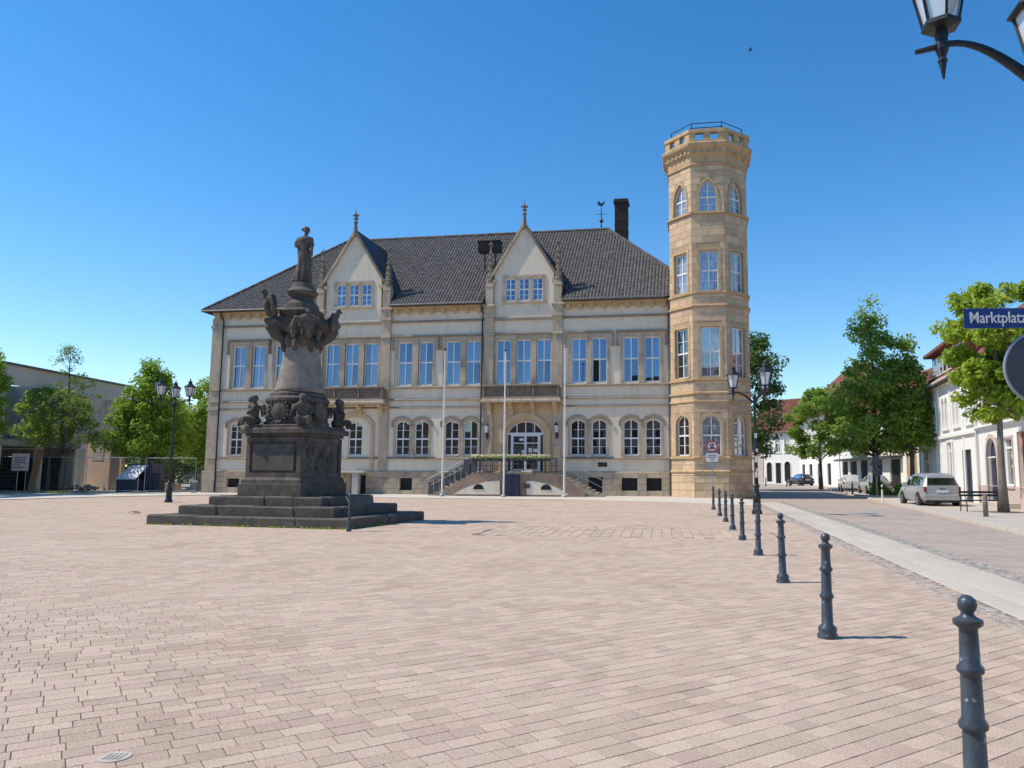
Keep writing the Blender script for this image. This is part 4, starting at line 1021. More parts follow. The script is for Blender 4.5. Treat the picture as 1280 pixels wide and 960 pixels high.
for t in (-90,-5,85,175):
    mb=MB(); c=(.90*math.cos(R(t)),.90*math.sin(R(t)),3.45); M=Matrix.Rotation(R(t),3,'Z')
    mb.ball(c,(.10,.34,.33),14,8,M); mb.ball((c[0]*1.08,c[1]*1.08,3.47),(.07,.13,.17),10,7,M)
    for k in range(16):
        a=2*math.pi*k/16; p=M@Vector((.05,.36*math.cos(a),.35*math.sin(a))); mb.ball((c[0]+p.x,c[1]+p.y,c[2]+p.z),.055,6,4)
    mb.build('medallion',MONU,MO)
mb=MB(); prof=[(.80,4.08),(.76,4.2),(.70,4.5),(.62,4.95),(.565,5.3),(.53,5.6),(.51,5.8)]; mb.lathe(prof,28,c=(.08,0,0)); mb.build('column',MONU_LT,MO,smooth=True)
def figure(name,balls,parent,m,loc=(0,0,0),rotz=0,voxel=.03,noise=.02,scale=1,tex=.12):
    mb=MB()
    for b in balls:
        if len(b)==2: mb.ball(b[0],b[1],12,8)
        elif len(b)==3: # capsule path
            mb.path(b[0],b[1],b[2])
    me=mb.mesh(name,m,True); o=link(name,me,parent,loc,rotz); o.scale=(scale,)*3
    md=o.modifiers.new('r','REMESH'); md.mode='VOXEL'; md.voxel_size=voxel; md.use_smooth_shade=True
    sm=o.modifiers.new('s','SMOOTH'); sm.iterations=2; sm.factor=.5
    if noise:
        t=bpy.data.textures.get('carve') or bpy.data.textures.new('carve','CLOUDS'); t.noise_scale=.14; t.noise_depth=3
        d=o.modifiers.new('d','DISPLACE'); d.texture=t; d.strength=noise*2; d.mid_level=.5; d.texture_coords='LOCAL'
    return o
# garland and drapery over the top of the column
gb=[((0,0,0.0),(.54,.54,.34)),((0,0,.45),(.62,.62,.40)),((0,0,.85),(.58,.58,.24))]
for k in range(14):
    t=2*math.pi*k/14; gb.append(((.55*math.cos(t),.55*math.sin(t),-.02-.14*(k%2)),(.11,.11,.24)))
    gb.append(((.54*math.cos(t+.2),.54*math.sin(t+.2),.42+.1*(k%3)),(.12,.12,.17)))
for k in range(4):
    t=R(45+90*k); gb.append(([(0,0,.55),(.5*math.cos(t),.5*math.sin(t),.62),(.95*math.cos(t),.95*math.sin(t),.50),(1.05*math.cos(t),1.05*math.sin(t),.72)],[.34,.30,.24,.2],8))
    gb.append(([(.55*math.cos(t),.55*math.sin(t),.0),(.8*math.cos(t),.8*math.sin(t),.22),(1.0*math.cos(t),1.0*math.sin(t),.5)],[.14,.2,.2],8))
figure('capital',gb,MO,MONU,(.06,0,5.75),0,.035,.03,1.0)
mb=MB(); mb.lathe([(.52,6.5),(.66,6.6),(.70,6.70),(.56,6.80),(.52,6.95),(.36,7.1),(.30,7.2),(.44,7.28),(.50,7.38),(.42,7.46),(.36,7.52),(.30,7.70),(.0,7.76)],20); mb.build('statue_base',MONU,MO)
# eagles on the four corner consoles
for k,tt in enumerate((225,315,45,135)):
    t=R(tt); eg=[((0,0,.30),(.17,.15,.30)),((.10,0,.56),(.09,.08,.15)),((.15,0,.70),(.095,.085,.095)),([(.2,0,.70),(.30,0,.66)],[.05,.015],6),((-.10,0,.02),(.20,.15,.13)),
        ([(0,.12,.46),(-.06,.30,.50),(-.10,.40,.2),(-.12,.38,-.12)],[.10,.12,.11,.05],7),([(0,-.12,.46),(-.06,-.30,.50),(-.10,-.40,.2),(-.12,-.38,-.12)],[.10,.12,.11,.05],7)]
    figure('eagle',eg,MO,MONU,(1.02*math.cos(t),1.02*math.sin(t),6.18+(.42 if k in (0,) else 0)-(.32 if k in (1,) else 0)),t,.03,.02)
# seated putti on the corners of the pedestal
for k,(sx,sy) in enumerate(((-1,-1),(1,-1),(1,1),(-1,1))):
    t=math.atan2(sy,sx)
    pt=[((0,0,.15),(.24,.24,.17)),((0,0,.40),(.17,.19,.26)),((.02,0,.62),(.16,.2,.12)),((.06,0,.82),(.115,.11,.135)),((-.02,0,.86),(.12,.12,.12)),
        ([(.0,.2,.60),(.08,.28,.44),(.22,.2,.36)],[.07,.06,.05],7),([(.0,-.2,.60),(.10,-.30,.46),(.05,-.36,.24)],[.07,.06,.05],7),
        ([(.05,.12,.18),(.30,.14,.22),(.34,.14,-.02)],[.11,.09,.06],7),([(.05,-.12,.18),(.32,-.16,.20),(.40,-.16,-.02)],[.11,.09,.06],7),
        ([(-.12,.08,.56),(-.26,.22,.62),(-.3,.3,.3)],[.07,.08,.04],6),([(-.12,-.08,.56),(-.26,-.22,.62),(-.3,-.3,.3)],[.07,.08,.04],6)]
    figure('cherub_figure',pt,MO,MONU,(sx*.88,sy*.98,3.0),t,.028,.02,1.0)
# robed statue
def statue():
    mb=MB(); n=40; V=[];N=0
    for i in range(22):
        u=i/21; z=u*1.18; rx=.265-.085*u+ .02*math.sin(u*9); ry=.22-.06*u; ox=.05*math.sin(u*2.6); 
        for k in range(n):
            t=2*math.pi*k/n; f=1+.11*(1-u*.6)*math.sin(t*9+u*2.2)+.05*math.sin(t*4-u*5)
            V.append((ox+rx*f*math.cos(t),ry*f*math.sin(t),z))
    F=[]
    for i in range(21):
        for k in range(n): j=(k+1)%n; F.append((i*n+k,i*n+j,(i+1)*n+j,(i+1)*n+k))
    F.append(tuple(range(n-1,-1,-1))); F.append(tuple(21*n+k for k in range(n)))
    mb.add(V,F)
    B=[((.05,0,1.22),(.17,.145,.20)),((.05,-.03,1.36),(.19,.14,.13)),((.05,0,1.44),(.20,.115,.085))]
    for c,r in B: mb.ball(c,r,14,9)
    mb.path([(.06,0,1.46),(.075,-.01,1.60)],[.065,.055],10)
    mb.ball((.10,-.02,1.70),(.095,.10,.125),14,10); mb.ball((.075,.01,1.735),(.108,.108,.105),14,10); mb.ball((-.03,.02,1.74),(.065,.06,.06),10,7)
    mb.path([(.185,-.06,1.70),(.205,-.075,1.685)],[.02,.014],6)
    mb.path([(-.14,0,1.45),(-.235,-.02,1.22),(-.20,-.10,1.16),(-.02,-.19,1.20)],[.075,.066,.056,.042],10)
    mb.path([(.23,0,1.45),(.30,-.04,1.20),(.27,-.12,1.06),(.32,-.20,.98)],[.075,.064,.05,.042],10)
    mb.ball((.34,-.22,.96),(.05,.05,.06),8,6); mb.path([(.36,-.22,.80),(.35,-.22,1.12)],[.03,.045],8)
    mb.path([(-.17,.05,1.44),(-.10,-.13,1.30),(.10,-.17,1.02),(.24,-.12,.78),(.27,.02,.5)],[.06,.075,.085,.08,.05],8)
    mb.path([(-.05,.12,1.44),(-.08,.2,1.1),(-.1,.24,.5),(-.12,.26,.1)],[.1,.13,.15,.17],8)
    me=mb.mesh('statue',MONU,True); o=link('statue',me,MO,(-.05,0,7.74),R(15.5)); o.scale=(1.03,1.0,1.03)
    md=o.modifiers.new('r','REMESH'); md.mode='VOXEL'; md.voxel_size=.018; md.use_smooth_shade=True
    return o
statue()
# weeds along the foot of the steps
def weeds(name,pts,h,m,label,cat,parent=None):
    V=[];Q=[]
    for (x,y,z) in pts:
        for k in range(random.randint(4,9)):
            a=random.random()*6.283; r=random.random()*.06; hh=h*random.uniform(.5,1.1); wd=.012+.01*random.random(); o=len(V)
            bx,by=x+r*math.cos(a),y+r*math.sin(a); tx,ty=bx+math.cos(a)*hh*.5,by+math.sin(a)*hh*.5; px,py=-math.sin(a)*wd,math.cos(a)*wd
            V+=[(bx-px,by-py,z),(bx+px,by+py,z),(tx+px*.4,ty+py*.4,z+hh),(tx-px*.4,ty-py*.4,z+hh)]; Q.append((o,o+1,o+2,o+3))
    o=link(name,fast_mesh(name,V,Q,m),parent,kind='stuff'); return o
c_,s_=math.cos(R(-15.5)),math.sin(R(-15.5)); wp=[]
for k in range(64):
    a=random.uniform(-3.4,3.4); b=-2.34-random.random()*.05
    if k>44: a=3.45+random.random()*.05; b=random.uniform(-2.4,0)
    wp.append((-8.95+c_*a-s_*b,24.62+s_*a+c_*b,-.01))
weeds('weeds',wp,.075,L_FRESH,'','')

# ================================================================== BOLLARDS
bprof=[(r_*(.86 if z_>.12 else .95),z_) for r_,z_ in [(.105,0),(.105,.03),(.088,.05),(.095,.075),(.092,.10),(.066,.13),(.060,.36),(.058,.37),(.078,.385),(.078,.405),(.060,.43),(.056,.62),(.054,.63),(.073,.645),(.073,.665),(.055,.685),(.050,.845),(.052,.85),(.080,.868),(.080,.89),(.045,.905),(.036,.915),(.034,.925),(.047,.94),(.054,.963),(.047,.987),(.027,1.003),(0,1.01)]]
bm_base=MB().lathe(bprof[:8],24,cap=False).mesh('base',BOLLARD,True); bm_sh=MB().lathe(bprof[7:20],24,cap=False).mesh('shaft',BOLLARD,True); bm_top=MB().lathe(bprof[19:],24,cap=False).mesh('ball_finial',BOLLARD,True)
BPTS=[(1.92,3.86),(2.47,7.74),(3.05,11.53),(3.57,15.26),(3.99,18.65),(4.44,22.0),(4.92,25.5),(5.36,28.9),(5.98,33.7)]
BL=['closest bollard in the row, paint scratched, cut off at the bottom edge','second nearest dark bollard in the row on the brick square','third nearest dark bollard in the row, left of the pale slab strip','dark bollard standing just below the foot of the right double lantern lamp','fifth dark bollard counted away from the camera','sixth dark bollard counted away from the camera','seventh dark bollard counted away from the camera','second farthest small bollard, before the tower foot','farthest tiny bollard of the row, right of the traffic sign pole']
for i,(x,y) in enumerate(BPTS):
    o=thing('bollard',BL[i],'bollard',(x,y,0),random.random()*6,'bollards along the edge of the square')
    if i==0:
        b0=o; link('base',bm_base,o); link('shaft',bm_sh,o); link('ball_finial',bm_top,o)
    else:
        for ch in b0.children: c=ch.copy(); COL.objects.link(c); c.parent=o
    o.rotation_euler=(random.gauss(0,.008),random.gauss(0,.008),random.random()*6)
# old post with a chained lid at the corner of the monument steps
o=thing('hydrant_post','thin dark bollard with a small lever beside the near corner of the monument steps','post',(-6.06,20.85,0),.4)
MB().lathe([(.07,0),(.06,.08),(.035,.12),(.035,.45),(.05,.47),(.05,.5),(.033,.52),(.033,.85),(.05,.88),(.05,.95),(.0,1.02)],12).build('shaft',BOLLARD,o,True)
mb=MB(); mb.path([(0,0,.72),(-.09,-.03,.9),(-.10,-.03,.93)],.016,6); mb.build('lever',GALV,o)
mb=MB(); mb.obox((.32,.05,.80),(.30,.02,.12),Matrix.Rotation(R(-8),3,'Y')); mb.build('panel',SIGNBACK,o)

# ================================================================== STREET LAMPS
def lantern_meshes():
    fr=MB(); n=6; rb,rt,h=.15,.25,.50
    fr.lathe([(.02,-.14),(.06,-.10),(.05,-.02),(rb+.02,0),(rb+.02,.035),(rb-.01,.04)],n)
    for k in range(n):
        t=2*math.pi*k/n; fr.path([(rb*math.cos(t),rb*math.sin(t),.02),(rt*math.cos(t),rt*math.sin(t),h)],.016,4)
    for k in range(n):
        a=2*math.pi*k/n;b=2*math.pi*(k+1)/n; fr.path([(rt*math.cos(a),rt*math.sin(a),h),(rt*math.cos(b),rt*math.sin(b),h)],.018,4)
    ro=MB(); ro.lathe([(rt-.02,h-.01),(rt+.06,h+.0),(rt+.05,h+.03),(.20,h+.10),(.10,h+.19),(.09,h+.24),(.12,h+.25),(.11,h+.28),(.05,h+.32),(.03,h+.38),(.035,h+.41),(.012,h+.45),(0,h+.53)],n)
    g=MB(); g.lathe([(rb-.012,.04),(rt-.015,h-.012)],n); g2=MB(); g2.lathe([(.03,.04),(.045,.1),(.05,.25),(.02,.33)],10)
    return fr.mesh('lantern_frame',IRON),ro.mesh('lantern_roof',IRON),g.mesh('lantern_pane',LANTERN)
LFM,LRM,LGM=lantern_meshes()
def street_lamp(label,loc,angles,h=4.25,sc=1.0,group='cast iron street lamps'):
    o=thing('street_lamp',label,'street lamp',loc,0,group); o.scale=(sc,)*3
    MB().lathe([(.19,0),(.19,.12),(.15,.18),(.14,.55),(.17,.60),(.17,.66),(.11,.74),(.09,.95),(.12,1.0),(.12,1.05),(.075,1.12)],16).build('base',IRON,o,True)
    MB().lathe([(.078,1.1),(.062,2.4),(.08,2.43),(.08,2.5),(.058,2.55),(.05,h-.3),(.075,h-.26),(.075,h-.2),(.055,h-.15),(.05,h+.05),(.09,h+.12),(.06,h+.2),(0,h+.3)],14).build('pole',IRON,o,True)
    for a in angles:
        c,s=math.cos(R(a)),math.sin(R(a)); P=[]
        for k in range(13):
            t=k/12; r=.05+.80*t; z=h-.05+.40*math.sin(t*math.pi*.62)-.02*t; P.append((r*c,r*s,z))
        mb=MB(); mb.path(P,[.05-.022*min(1,k/8) for k in range(13)],8); mb.path([P[-1],(P[-1][0]+.16*c,P[-1][1]+.16*s,P[-1][2]-.03)],[.028,.022],6)
        q=(.78*c,.78*s,P[-1][2]+.03)
        mb.lathe([(.01,-.33),(.035,-.18),(.045,-.16),(.03,-.13),(.06,-.05),(.05,.08)],8,c=q)
        mb.build('arm',IRON,o)
        lo=link('lantern',LFM,o,(q[0],q[1],q[2]+.16)); lo.rotation_euler=(0,0,R(a+30)); lo.name='lantern'
        link('lantern_roof',LRM,lo); link('lantern_pane',LGM,lo)
    return o
street_lamp('three-armed dark street lamp at the left of the square, in front of the trees',(-20.6,39.3,0),(118,238,358),5.05,.97)
street_lamp('dark street lamp whose lanterns overlap the right edge of the tower',(7.05,30.2,0),(167,287,47),4.2,1.05)
RL=[o for o in COL.objects if o.name.startswith('street_lamp') and abs(o.location.x-7.05)<.01][0]
for (z,a,h) in ((1.45,-100,.10),(1.62,-70,.07),(2.02,-95,.12),(2.35,-60,.06),(2.9,-90,.09)):
    MB().obox((.072*math.cos(R(a)),.072*math.sin(R(a)),z),(.045,.006,h),Matrix.Rotation(R(a+90),3,'Z')).build('sticker',SIGNWHITE,RL)
NL=street_lamp('close street lamp whose lanterns enter the top right corner of the photo',(4.06,6.42,0),(172,292,52),5.11,1.0)

# ================================================================== SIGNS
def text_mesh(s,size,m,name='lettering'):
    cu=bpy.data.curves.new(name,'FONT'); cu.body=s; cu.size=size; cu.extrude=.0015; cu.align_x='LEFT'; cu.align_y='CENTER'; cu.resolution_u=3; cu.offset=.0012
    t=bpy.data.objects.new('tmp',cu); COL.objects.link(t); dg=bpy.context.evaluated_depsgraph_get(); me=bpy.data.meshes.new_from_object(t.evaluated_get(dg)); bpy.data.objects.remove(t); me.name=name
    me.materials.clear(); me.materials.append(m); return me
SG=thing('street_name_sign','blue street name plate with white letters at the right edge','street sign',(3.62,6.36,2.90),R(-4))
MB().box(-.345,.40,-.006,.006,-.085,.085,ch=.004).build('plate',SIGNBLUE,SG)
tm=text_mesh('Marktplatz',.135,SIGNWHITE); t=link('lettering',tm,SG,(-.305,-.0095,.0)); t.rotation_euler=(R(90),0,0); t.scale=(.80,1.0,1)
mb=MB(); mb.box(.30,.43,.006,.05,-.03,.03); mb.build('bracket',GALV,SG)
RS=thing('round_sign','back of a round grey traffic sign below the blue street name plate','traffic sign',(3.90,6.35,2.475),R(-6))
mb=MB(tf=Matrix.Rotation(R(90),4,'X')); mb.lathe([(.300,-.012),(.300,.012),(.0,.014)],48); mb.build('panel',SIGNBACK,RS)
mb=MB(tf=Matrix.Rotation(R(90),4,'X')); mb.path([(.308*math.cos(2*math.pi*k/48),.308*math.sin(2*math.pi*k/48),0) for k in range(49)],.014,6,False); mb.build('rim',SIGNRIM,RS)
mb=MB(); mb.box(-.02,.26,-.06,-.02,.08,.12); mb.box(-.02,.26,-.06,-.02,-.14,-.10); mb.build('clamp',GALV,RS)

TS=thing('traffic_sign','red-ringed round sign with a text plate on a thin pole before the tower','traffic sign',(7.25,41.0,0),R(-6))
MB().path([(0,.04,0),(0,.04,3.45)],.03,8).build('pole',GALV,TS)
rx=Matrix.Translation((0,0,2.98))@Matrix.Rotation(R(90),4,'X')
MB(tf=rx).lathe([(.30,-.012),(.30,.0),(.0,.001)],36).build('sign_disc',SIGNWHITE,TS)
mb=MB(tf=rx); n=36
mb.ring([(.305*math.cos(2*math.pi*k/n),.305*math.sin(2*math.pi*k/n)) for k in range(n)],[(.235*math.cos(2*math.pi*k/n),.235*math.sin(2*math.pi*k/n)) for k in range(n)],0,0) if False else None
mb=MB(); mb.ring([(.305*math.cos(2*math.pi*k/n),2.98+.305*math.sin(2*math.pi*k/n)) for k in range(n)],[(.238*math.cos(2*math.pi*k/n),2.98+.238*math.sin(2*math.pi*k/n)) for k in range(n)],-.012,.0); mb.build('red_ring',SIGNRED,TS)
mb=MB(); y0,y1=-.011,-.002
mb.prism([(-.15,2.86),(.15,2.86),(.15,2.91),(.09,2.92),(.06,2.97),(-.06,2.97),(-.09,2.92),(-.15,2.91)],y0,y1)
for x in (-.09,.09): mb.prism([(x+.033*math.cos(2*math.pi*k/10),2.855+.033*math.sin(2*math.pi*k/10)) for k in range(10)],y0-.002,y1)
for x in (-.09,.09): mb.prism([(x+.045*math.cos(2*math.pi*k/10),3.04+.045*math.sin(2*math.pi*k/10)) for k in range(10)],y0,y1)
mb.prism([(-.08,3.04),(.08,3.04),(.09,3.08),(.0,3.10),(-.05,3.08)],y0-.002,y1); mb.prism([(-.02,3.09),(.03,3.09),(.05,3.15),(.02,3.18),(-.02,3.15)],y0,y1)
mb.build('pictogram',SIGNBLK,TS)
p=MB().box(-.31,.31,-.01,.01,2.18,2.60,ch=.004).build('text_plate',SIGNWHITE,TS)
for (a,b,z) in ((-.22,.22,2.51),(-.25,.25,2.41),(-.10,.12,2.29)): 
    x=a
    while x<b-.03:
        w_=random.uniform(.02,.035); MB().box(x,x+w_,-.0135,-.011,z-.025,z+.025).build('letter',SIGNBLK,p); x+=w_+.014
MB().box(-.20,.20,-.01,.01,1.84,2.13,ch=.004).build('small_plate',SIGNRIM,TS)

# ================================================================== FLAGPOLES
fl=['left one of three tall thin white flagpoles in front of the town hall','middle white flagpole, before the entrance stair of the town hall','right white flagpole with a pale stone foot, before the town hall stair']
for i,(x,y,hh) in enumerate(((-8.55,49.6,9.45),(-4.52,48.6,9.25),(-.72,48.6,9.5))):
    o=thing('flagpole',fl[i],'flagpole',(x,y,.02),0,'white flagpoles before the town hall')
    MB().lathe([(.065,0),(.058,.5),(.036,hh-.1),(.032,hh)],10).build('pole',POLEW,o,True); MB().lathe([(.05,0),(.09,.04),(.08,.10),(.0,.15)],10,c=(0,0,hh+.001)).build('cap',IRON if i<2 else GALV,o,True)
    MB().lathe([(.17,0),(.16,.1),(.09,.16)],10).build('foot',SLAB if i==2 else GALV,o)
    MB().path([(.06,-.05,.9),(.06,-.05,hh-.2)],.006,4).build('halyard',POLEW,o)
# flower boxes hung on the landing railing
fl=['leftmost flower box of cream blossoms on the stair railing','second flower box from the left, cream blossoms on the stair railing','third flower box from the left, cream blossoms on the stair railing','rightmost flower box of cream blossoms on the stair railing']
for i in range(4):
    a=19.05+i*1.32; L_=1.22
    o=thing('flower_box',fl[i],'flower box',th_world(a+L_/2,-2.68,2.28),R(-9.1),'flower boxes on the entrance railing')
    MB().box(-L_/2,L_/2,-.12,.12,0,.2,ch=.02).build('box',NAVY,o)
    def puff(n,zr,sz,m,name):
        P=np.stack([rng.uniform(-L_/2-.03,L_/2+.03,n),rng.normal(-.02,.10,n),rng.uniform(zr[0],zr[1],n)],1); A=rng.normal(0,1,(n,3)); A/=np.linalg.norm(A,axis=1)[:,None]; B=np.cross(A,rng.normal(0,1,(n,3))); B/=np.linalg.norm(B,axis=1)[:,None]
        Cc=np.cross(A,B); s=rng.uniform(.6,1.2,(n,1))*sz; V=np.stack([P-B*s,P-Cc*s*.7,P+B*s,P+Cc*s*.7],1).reshape(-1,3); Q=np.arange(4*n).reshape(-1,4)
        link(name,fast_mesh(name,V,Q,m),o,kind='stuff')
    puff(420,(.05,.36),.05,L_FRESH,'leaves'); puff(330,(.22,.44),.045,PETAL,'blossoms')

# ================================================================== TREES
def tree(label,loc,h,cz0,rx,trunk_r,ncl,nleaf,ls,m,bark=None,shape='oval',cat='tree',group=None,spread=.9,seed=0,lean=(0,0),name='tree',bare=0,off=(0,0)):
    rg=random.Random(seed); rn=np.random.default_rng(seed)
    T=thing(name,label,cat,loc,0,group); tr=MB(); H=h*.88
    tp=[]; 
    for k in range(7):
        t=k/6; tp.append(Vector((lean[0]*t+rg.gauss(0,.05)*t*h/8,lean[1]*t+rg.gauss(0,.05)*t*h/8,H*t)))
    rad=[trunk_r*(1.25 if k==0 else (1-.88*k/6)) for k in range(7)]
    tr.path(tp,rad,9)
    def at(z):
        t=max(0,min(.999,z/H))*6; i=int(t); return tp[i].lerp(tp[i+1],t-i)
    cl=[]
    for k in range(ncl):
        while True:
            u=rg.random(); 
            if shape=='cone': rr=(1-u)**.95*1.05*(1 if u>.12 else .6+u*3.3)+.03
            elif shape=='round': rr=math.sqrt(max(0,1-(2*u-1)**2))
            elif shape=='drop': rr=math.sqrt(max(0,1-((u-.62)/.64)**2))
            else: rr=math.sqrt(max(0,1-(1.7*u-.75)**2/.95)) if u<.999 else .1
            if rg.random()<rr**1.2+.05: break
        a=rg.random()*6.283; q=rx*rr*math.sqrt(rg.uniform(.18,1.0))*rg.uniform(.82,1.1)
        z=cz0+(h-cz0)*u; c=at(z*.96); cl.append(Vector((c.x+q*math.cos(a)+off[0],c.y+q*math.sin(a)+off[1],z)))
    for c in cl[::2] if ncl>60 else cl:
        zb=max(cz0*.82,min(H*.93,c.z-math.hypot(c.x,c.y)*rg.uniform(.45,.8))); b=at(zb); mid=b.lerp(c,.5)+Vector((rg.gauss(0,.12),rg.gauss(0,.12),rg.uniform(.0,.25)))
        r0=max(.018,trunk_r*.30*(1-zb/h)); tr.path([b,mid,c],[r0,r0*.6,r0*.25],5)
        for q in range(2):
            e=c+Vector((rg.gauss(0,.4),rg.gauss(0,.4),rg.uniform(-.1,.6))); tr.path([mid.lerp(c,.6),e],[r0*.3,r0*.12],4,False)
    tr.build('trunk',bark or BARK,T,True)
    per=nleaf//ncl; cl=np.array([tuple(c) for c in cl]); szs=rn.uniform(.55,1.25,len(cl))
    idx=np.repeat(np.arange(len(cl)),per); n=len(idx)
    if bare: keepm=rn.random(n)>bare; idx=idx[keepm]; n=len(idx)
    dirn=rn.normal(0,1,(n,3)); dirn/=np.linalg.norm(dirn,axis=1)[:,None]
    rr=(rn.random((n,1))**.5)*szs[idx][:,None]*spread; P=cl[idx]+dirn*rr*np.array([1,1,.72])
    nrm_=dirn*.5+rn.normal(0,.55,(n,3))+np.array([0,0,.55]); nrm_/=np.linalg.norm(nrm_,axis=1)[:,None]
    B=np.cross(nrm_,rn.normal(0,1,(n,3))); B/=np.linalg.norm(B,axis=1)[:,None]; Cc=np.cross(nrm_,B)
    s=rn.uniform(.6,1.25,(n,1))*ls
    V=np.stack([P-B*s*.95,P-Cc*s*.55+nrm_*s*.12,P+B*s*.95-nrm_*s*.2,P+Cc*s*.55+nrm_*s*.12],1).reshape(-1,3); Q=np.arange(4*n).reshape(-1,4)
    link('crown',fast_mesh('crown',V,Q,m),T)
    return T
# right side of the street
tree('bright yellow-green maple behind the blue street name plate, beside the bench',(17.1,31.0,.06),9.2,3.6,2.2,.17,120,14000,.15,L_BRIGHT,BARK2,'drop',seed=3,spread=.55,off=(.3,0),name='maple_tree')
tree('tall pointed mid-green tree standing over the parked cars on the right',(20.6,53.0,0),13.9,3.3,3.5,.26,150,13500,.15,L_MID,BARK,'cone',seed=5,spread=.95,name='street_tree')
tree('smaller round dark tree left of the tall pointed tree on the street',(24.4,77,0),9.9,3.3,3.3,.2,80,12000,.18,L_MID,BARK,'oval',seed=8,spread=.9,name='street_tree')
tree('slimmer pointed tree touching the right side of the tall pointed street tree',(22.4,51.4,0),10.9,3.3,2.0,.18,80,9000,.15,L_MID,BARK,'cone',seed=12,spread=.9,name='street_tree')
tree('big dark green tree half hidden behind the stair tower',(15.6,72,0),15.6,3.4,4.1,.34,150,17000,.19,L_DARK,BARK,'oval',seed=21,spread=1.1,name='dark_tree')
# left side
tree('thin sparse young tree with bare upper twigs before the concrete ruin',(-36.0,54.2,0),11.2,3.2,3.3,.15,110,9000,.085,L_SPARSE,BARK,'cone',seed=31,spread=.5,bare=.55,name='young_tree')
tree('fresh green tree behind the left three-armed street lamp',(-33.1,60.0,0),10.2,2.9,3.9,.19,120,19000,.15,L_FRESH,BARK,'cone',seed=33,spread=.9,name='green_tree')
tree('green tree at the left corner of the town hall, beyond the lamp',(-31.6,66.5,0),9.4,1.6,3.4,.22,110,17000,.16,L_MID,BARK,'round',seed=35,spread=.95,name='green_tree')
tree('light green tree cut off by the left edge of the photo',(-39.9,50.0,0),9.9,3.6,2.5,.19,95,12000,.14,L_FRESH,BARK,'oval',seed=37,spread=.75,name='green_tree')
tree('small light green tree behind the thin sparse young tree',(-38.6,56.6,0),7.5,3.5,2.6,.12,60,6500,.13,L_FRESH,BARK,'round',seed=39,spread=.7,name='green_tree')
tree('low dark bushy tree between the peach wall and the town hall',(-38.6,74,0),7.8,.8,4.0,.22,90,12000,.2,L_DARK,BARK,'round',seed=41,spread=1.0,name='bushy_tree')
tree('dark bushy tree far behind the left lamp post',(-33.0,84,0),8.0,.6,4.6,.22,90,12000,.22,L_DARK,BARK,'round',seed=43,spread=1.1,name='bushy_tree')
tree('wide dark bushy tree far beyond the peach wall',(-62,104,0),9.0,.5,7.0,.3,100,12000,.28,L_DARK,BARK,'round',seed=47,spread=1.4,name='bushy_tree')
tree('round mid-green bushy tree far behind the navy booth',(-50,98,0),8.2,.4,6.0,.3,100,12000,.26,L_MID,BARK,'round',seed=49,spread=1.3,name='bushy_tree')
tree('broad green tree behind the concrete ruin roof',(-52,80,0),10.5,2.0,5.5,.3,100,12000,.24,L_MID,BARK,'round',seed=45,spread=1.1,name='green_tree')
def shrub(label,loc,rx,ry,h,n,m,name='shrub',cat='shrub',group=None,ls=.06):
    T=thing(name,label,cat,loc,0,group); rn=np.random.default_rng(int(abs(loc[0]*100)))
    d=rn.normal(0,1,(n,3)); d/=np.linalg.norm(d,axis=1)[:,None]; d[:,2]=abs(d[:,2]); P=d*(rn.random((n,1))**.35)*np.array([rx,ry,h])*(1+.15*np.sin(d[:,:1]*9)); 
    nn=d+rn.normal(0,.5,(n,3)); nn/=np.linalg.norm(nn,axis=1)[:,None]; B=np.cross(nn,rn.normal(0,1,(n,3))); B/=np.linalg.norm(B,axis=1)[:,None]; Cc=np.cross(nn,B); s=rn.uniform(.6,1.3,(n,1))*ls
    V=np.stack([P-B*s,P-Cc*s*.6,P+B*s,P+Cc*s*.6],1).reshape(-1,3)
    link('foliage',fast_mesh('foliage',V,np.arange(4*n).reshape(-1,4),m),T)
    mb=MB(); 
    for k in range(7): a=random.random()*6.28; mb.path([(0,0,0),(rx*.6*math.cos(a),ry*.6*math.sin(a),h*.7)],[.02,.008],4)
    mb.build('stem',BARK,T); return T
shrub('low clipped green hedge shrub left in the kerbside bed by the silver car',(20.6,52.6,.05),.75,.7,.95,2600,L_FRESH)
shrub('low green shrub in the kerbside bed nearest the silver car',(22.0,52.2,.05),.8,.7,.85,2600,L_MID)
mb=MB(); mb.box(19.5,23.2,51.2,53.6,-.05,.085); mb.build('planting_bed',EARTH,kind='structure')
mb=MB(); mb.box(19.3,19.49,51.0,53.8,-.05,.14); mb.box(23.21,23.4,51.0,53.8,-.05,.14); mb.box(19.491,23.209,51.0,51.19,-.05,.14); mb.build('bed_kerb',SLAB,kind='structure')
mb=MB(); mb.vprism([(17.1+.75*math.cos(2*math.pi*k/18)*random.uniform(.8,1.1),31.0+.75*math.sin(2*math.pi*k/18)*random.uniform(.8,1.1)) for k in range(18)],-.02,.072); mb.build('tree_pit',EARTH,kind='structure')
mb=MB(); mb.vprism([(-36.0+.9*math.cos(2*math.pi*k/18)*random.uniform(.8,1.1),54.2+.8*math.sin(2*math.pi*k/18)*random.uniform(.8,1.1)) for k in range(18)],-.06,.034); mb.build('tree_pit',EARTH,kind='structure')
weeds('weeds',[(-36.0+random.gauss(0,.8),54.2+random.gauss(0,.4),.03) for _ in range(90)],.16,L_MID,'','')

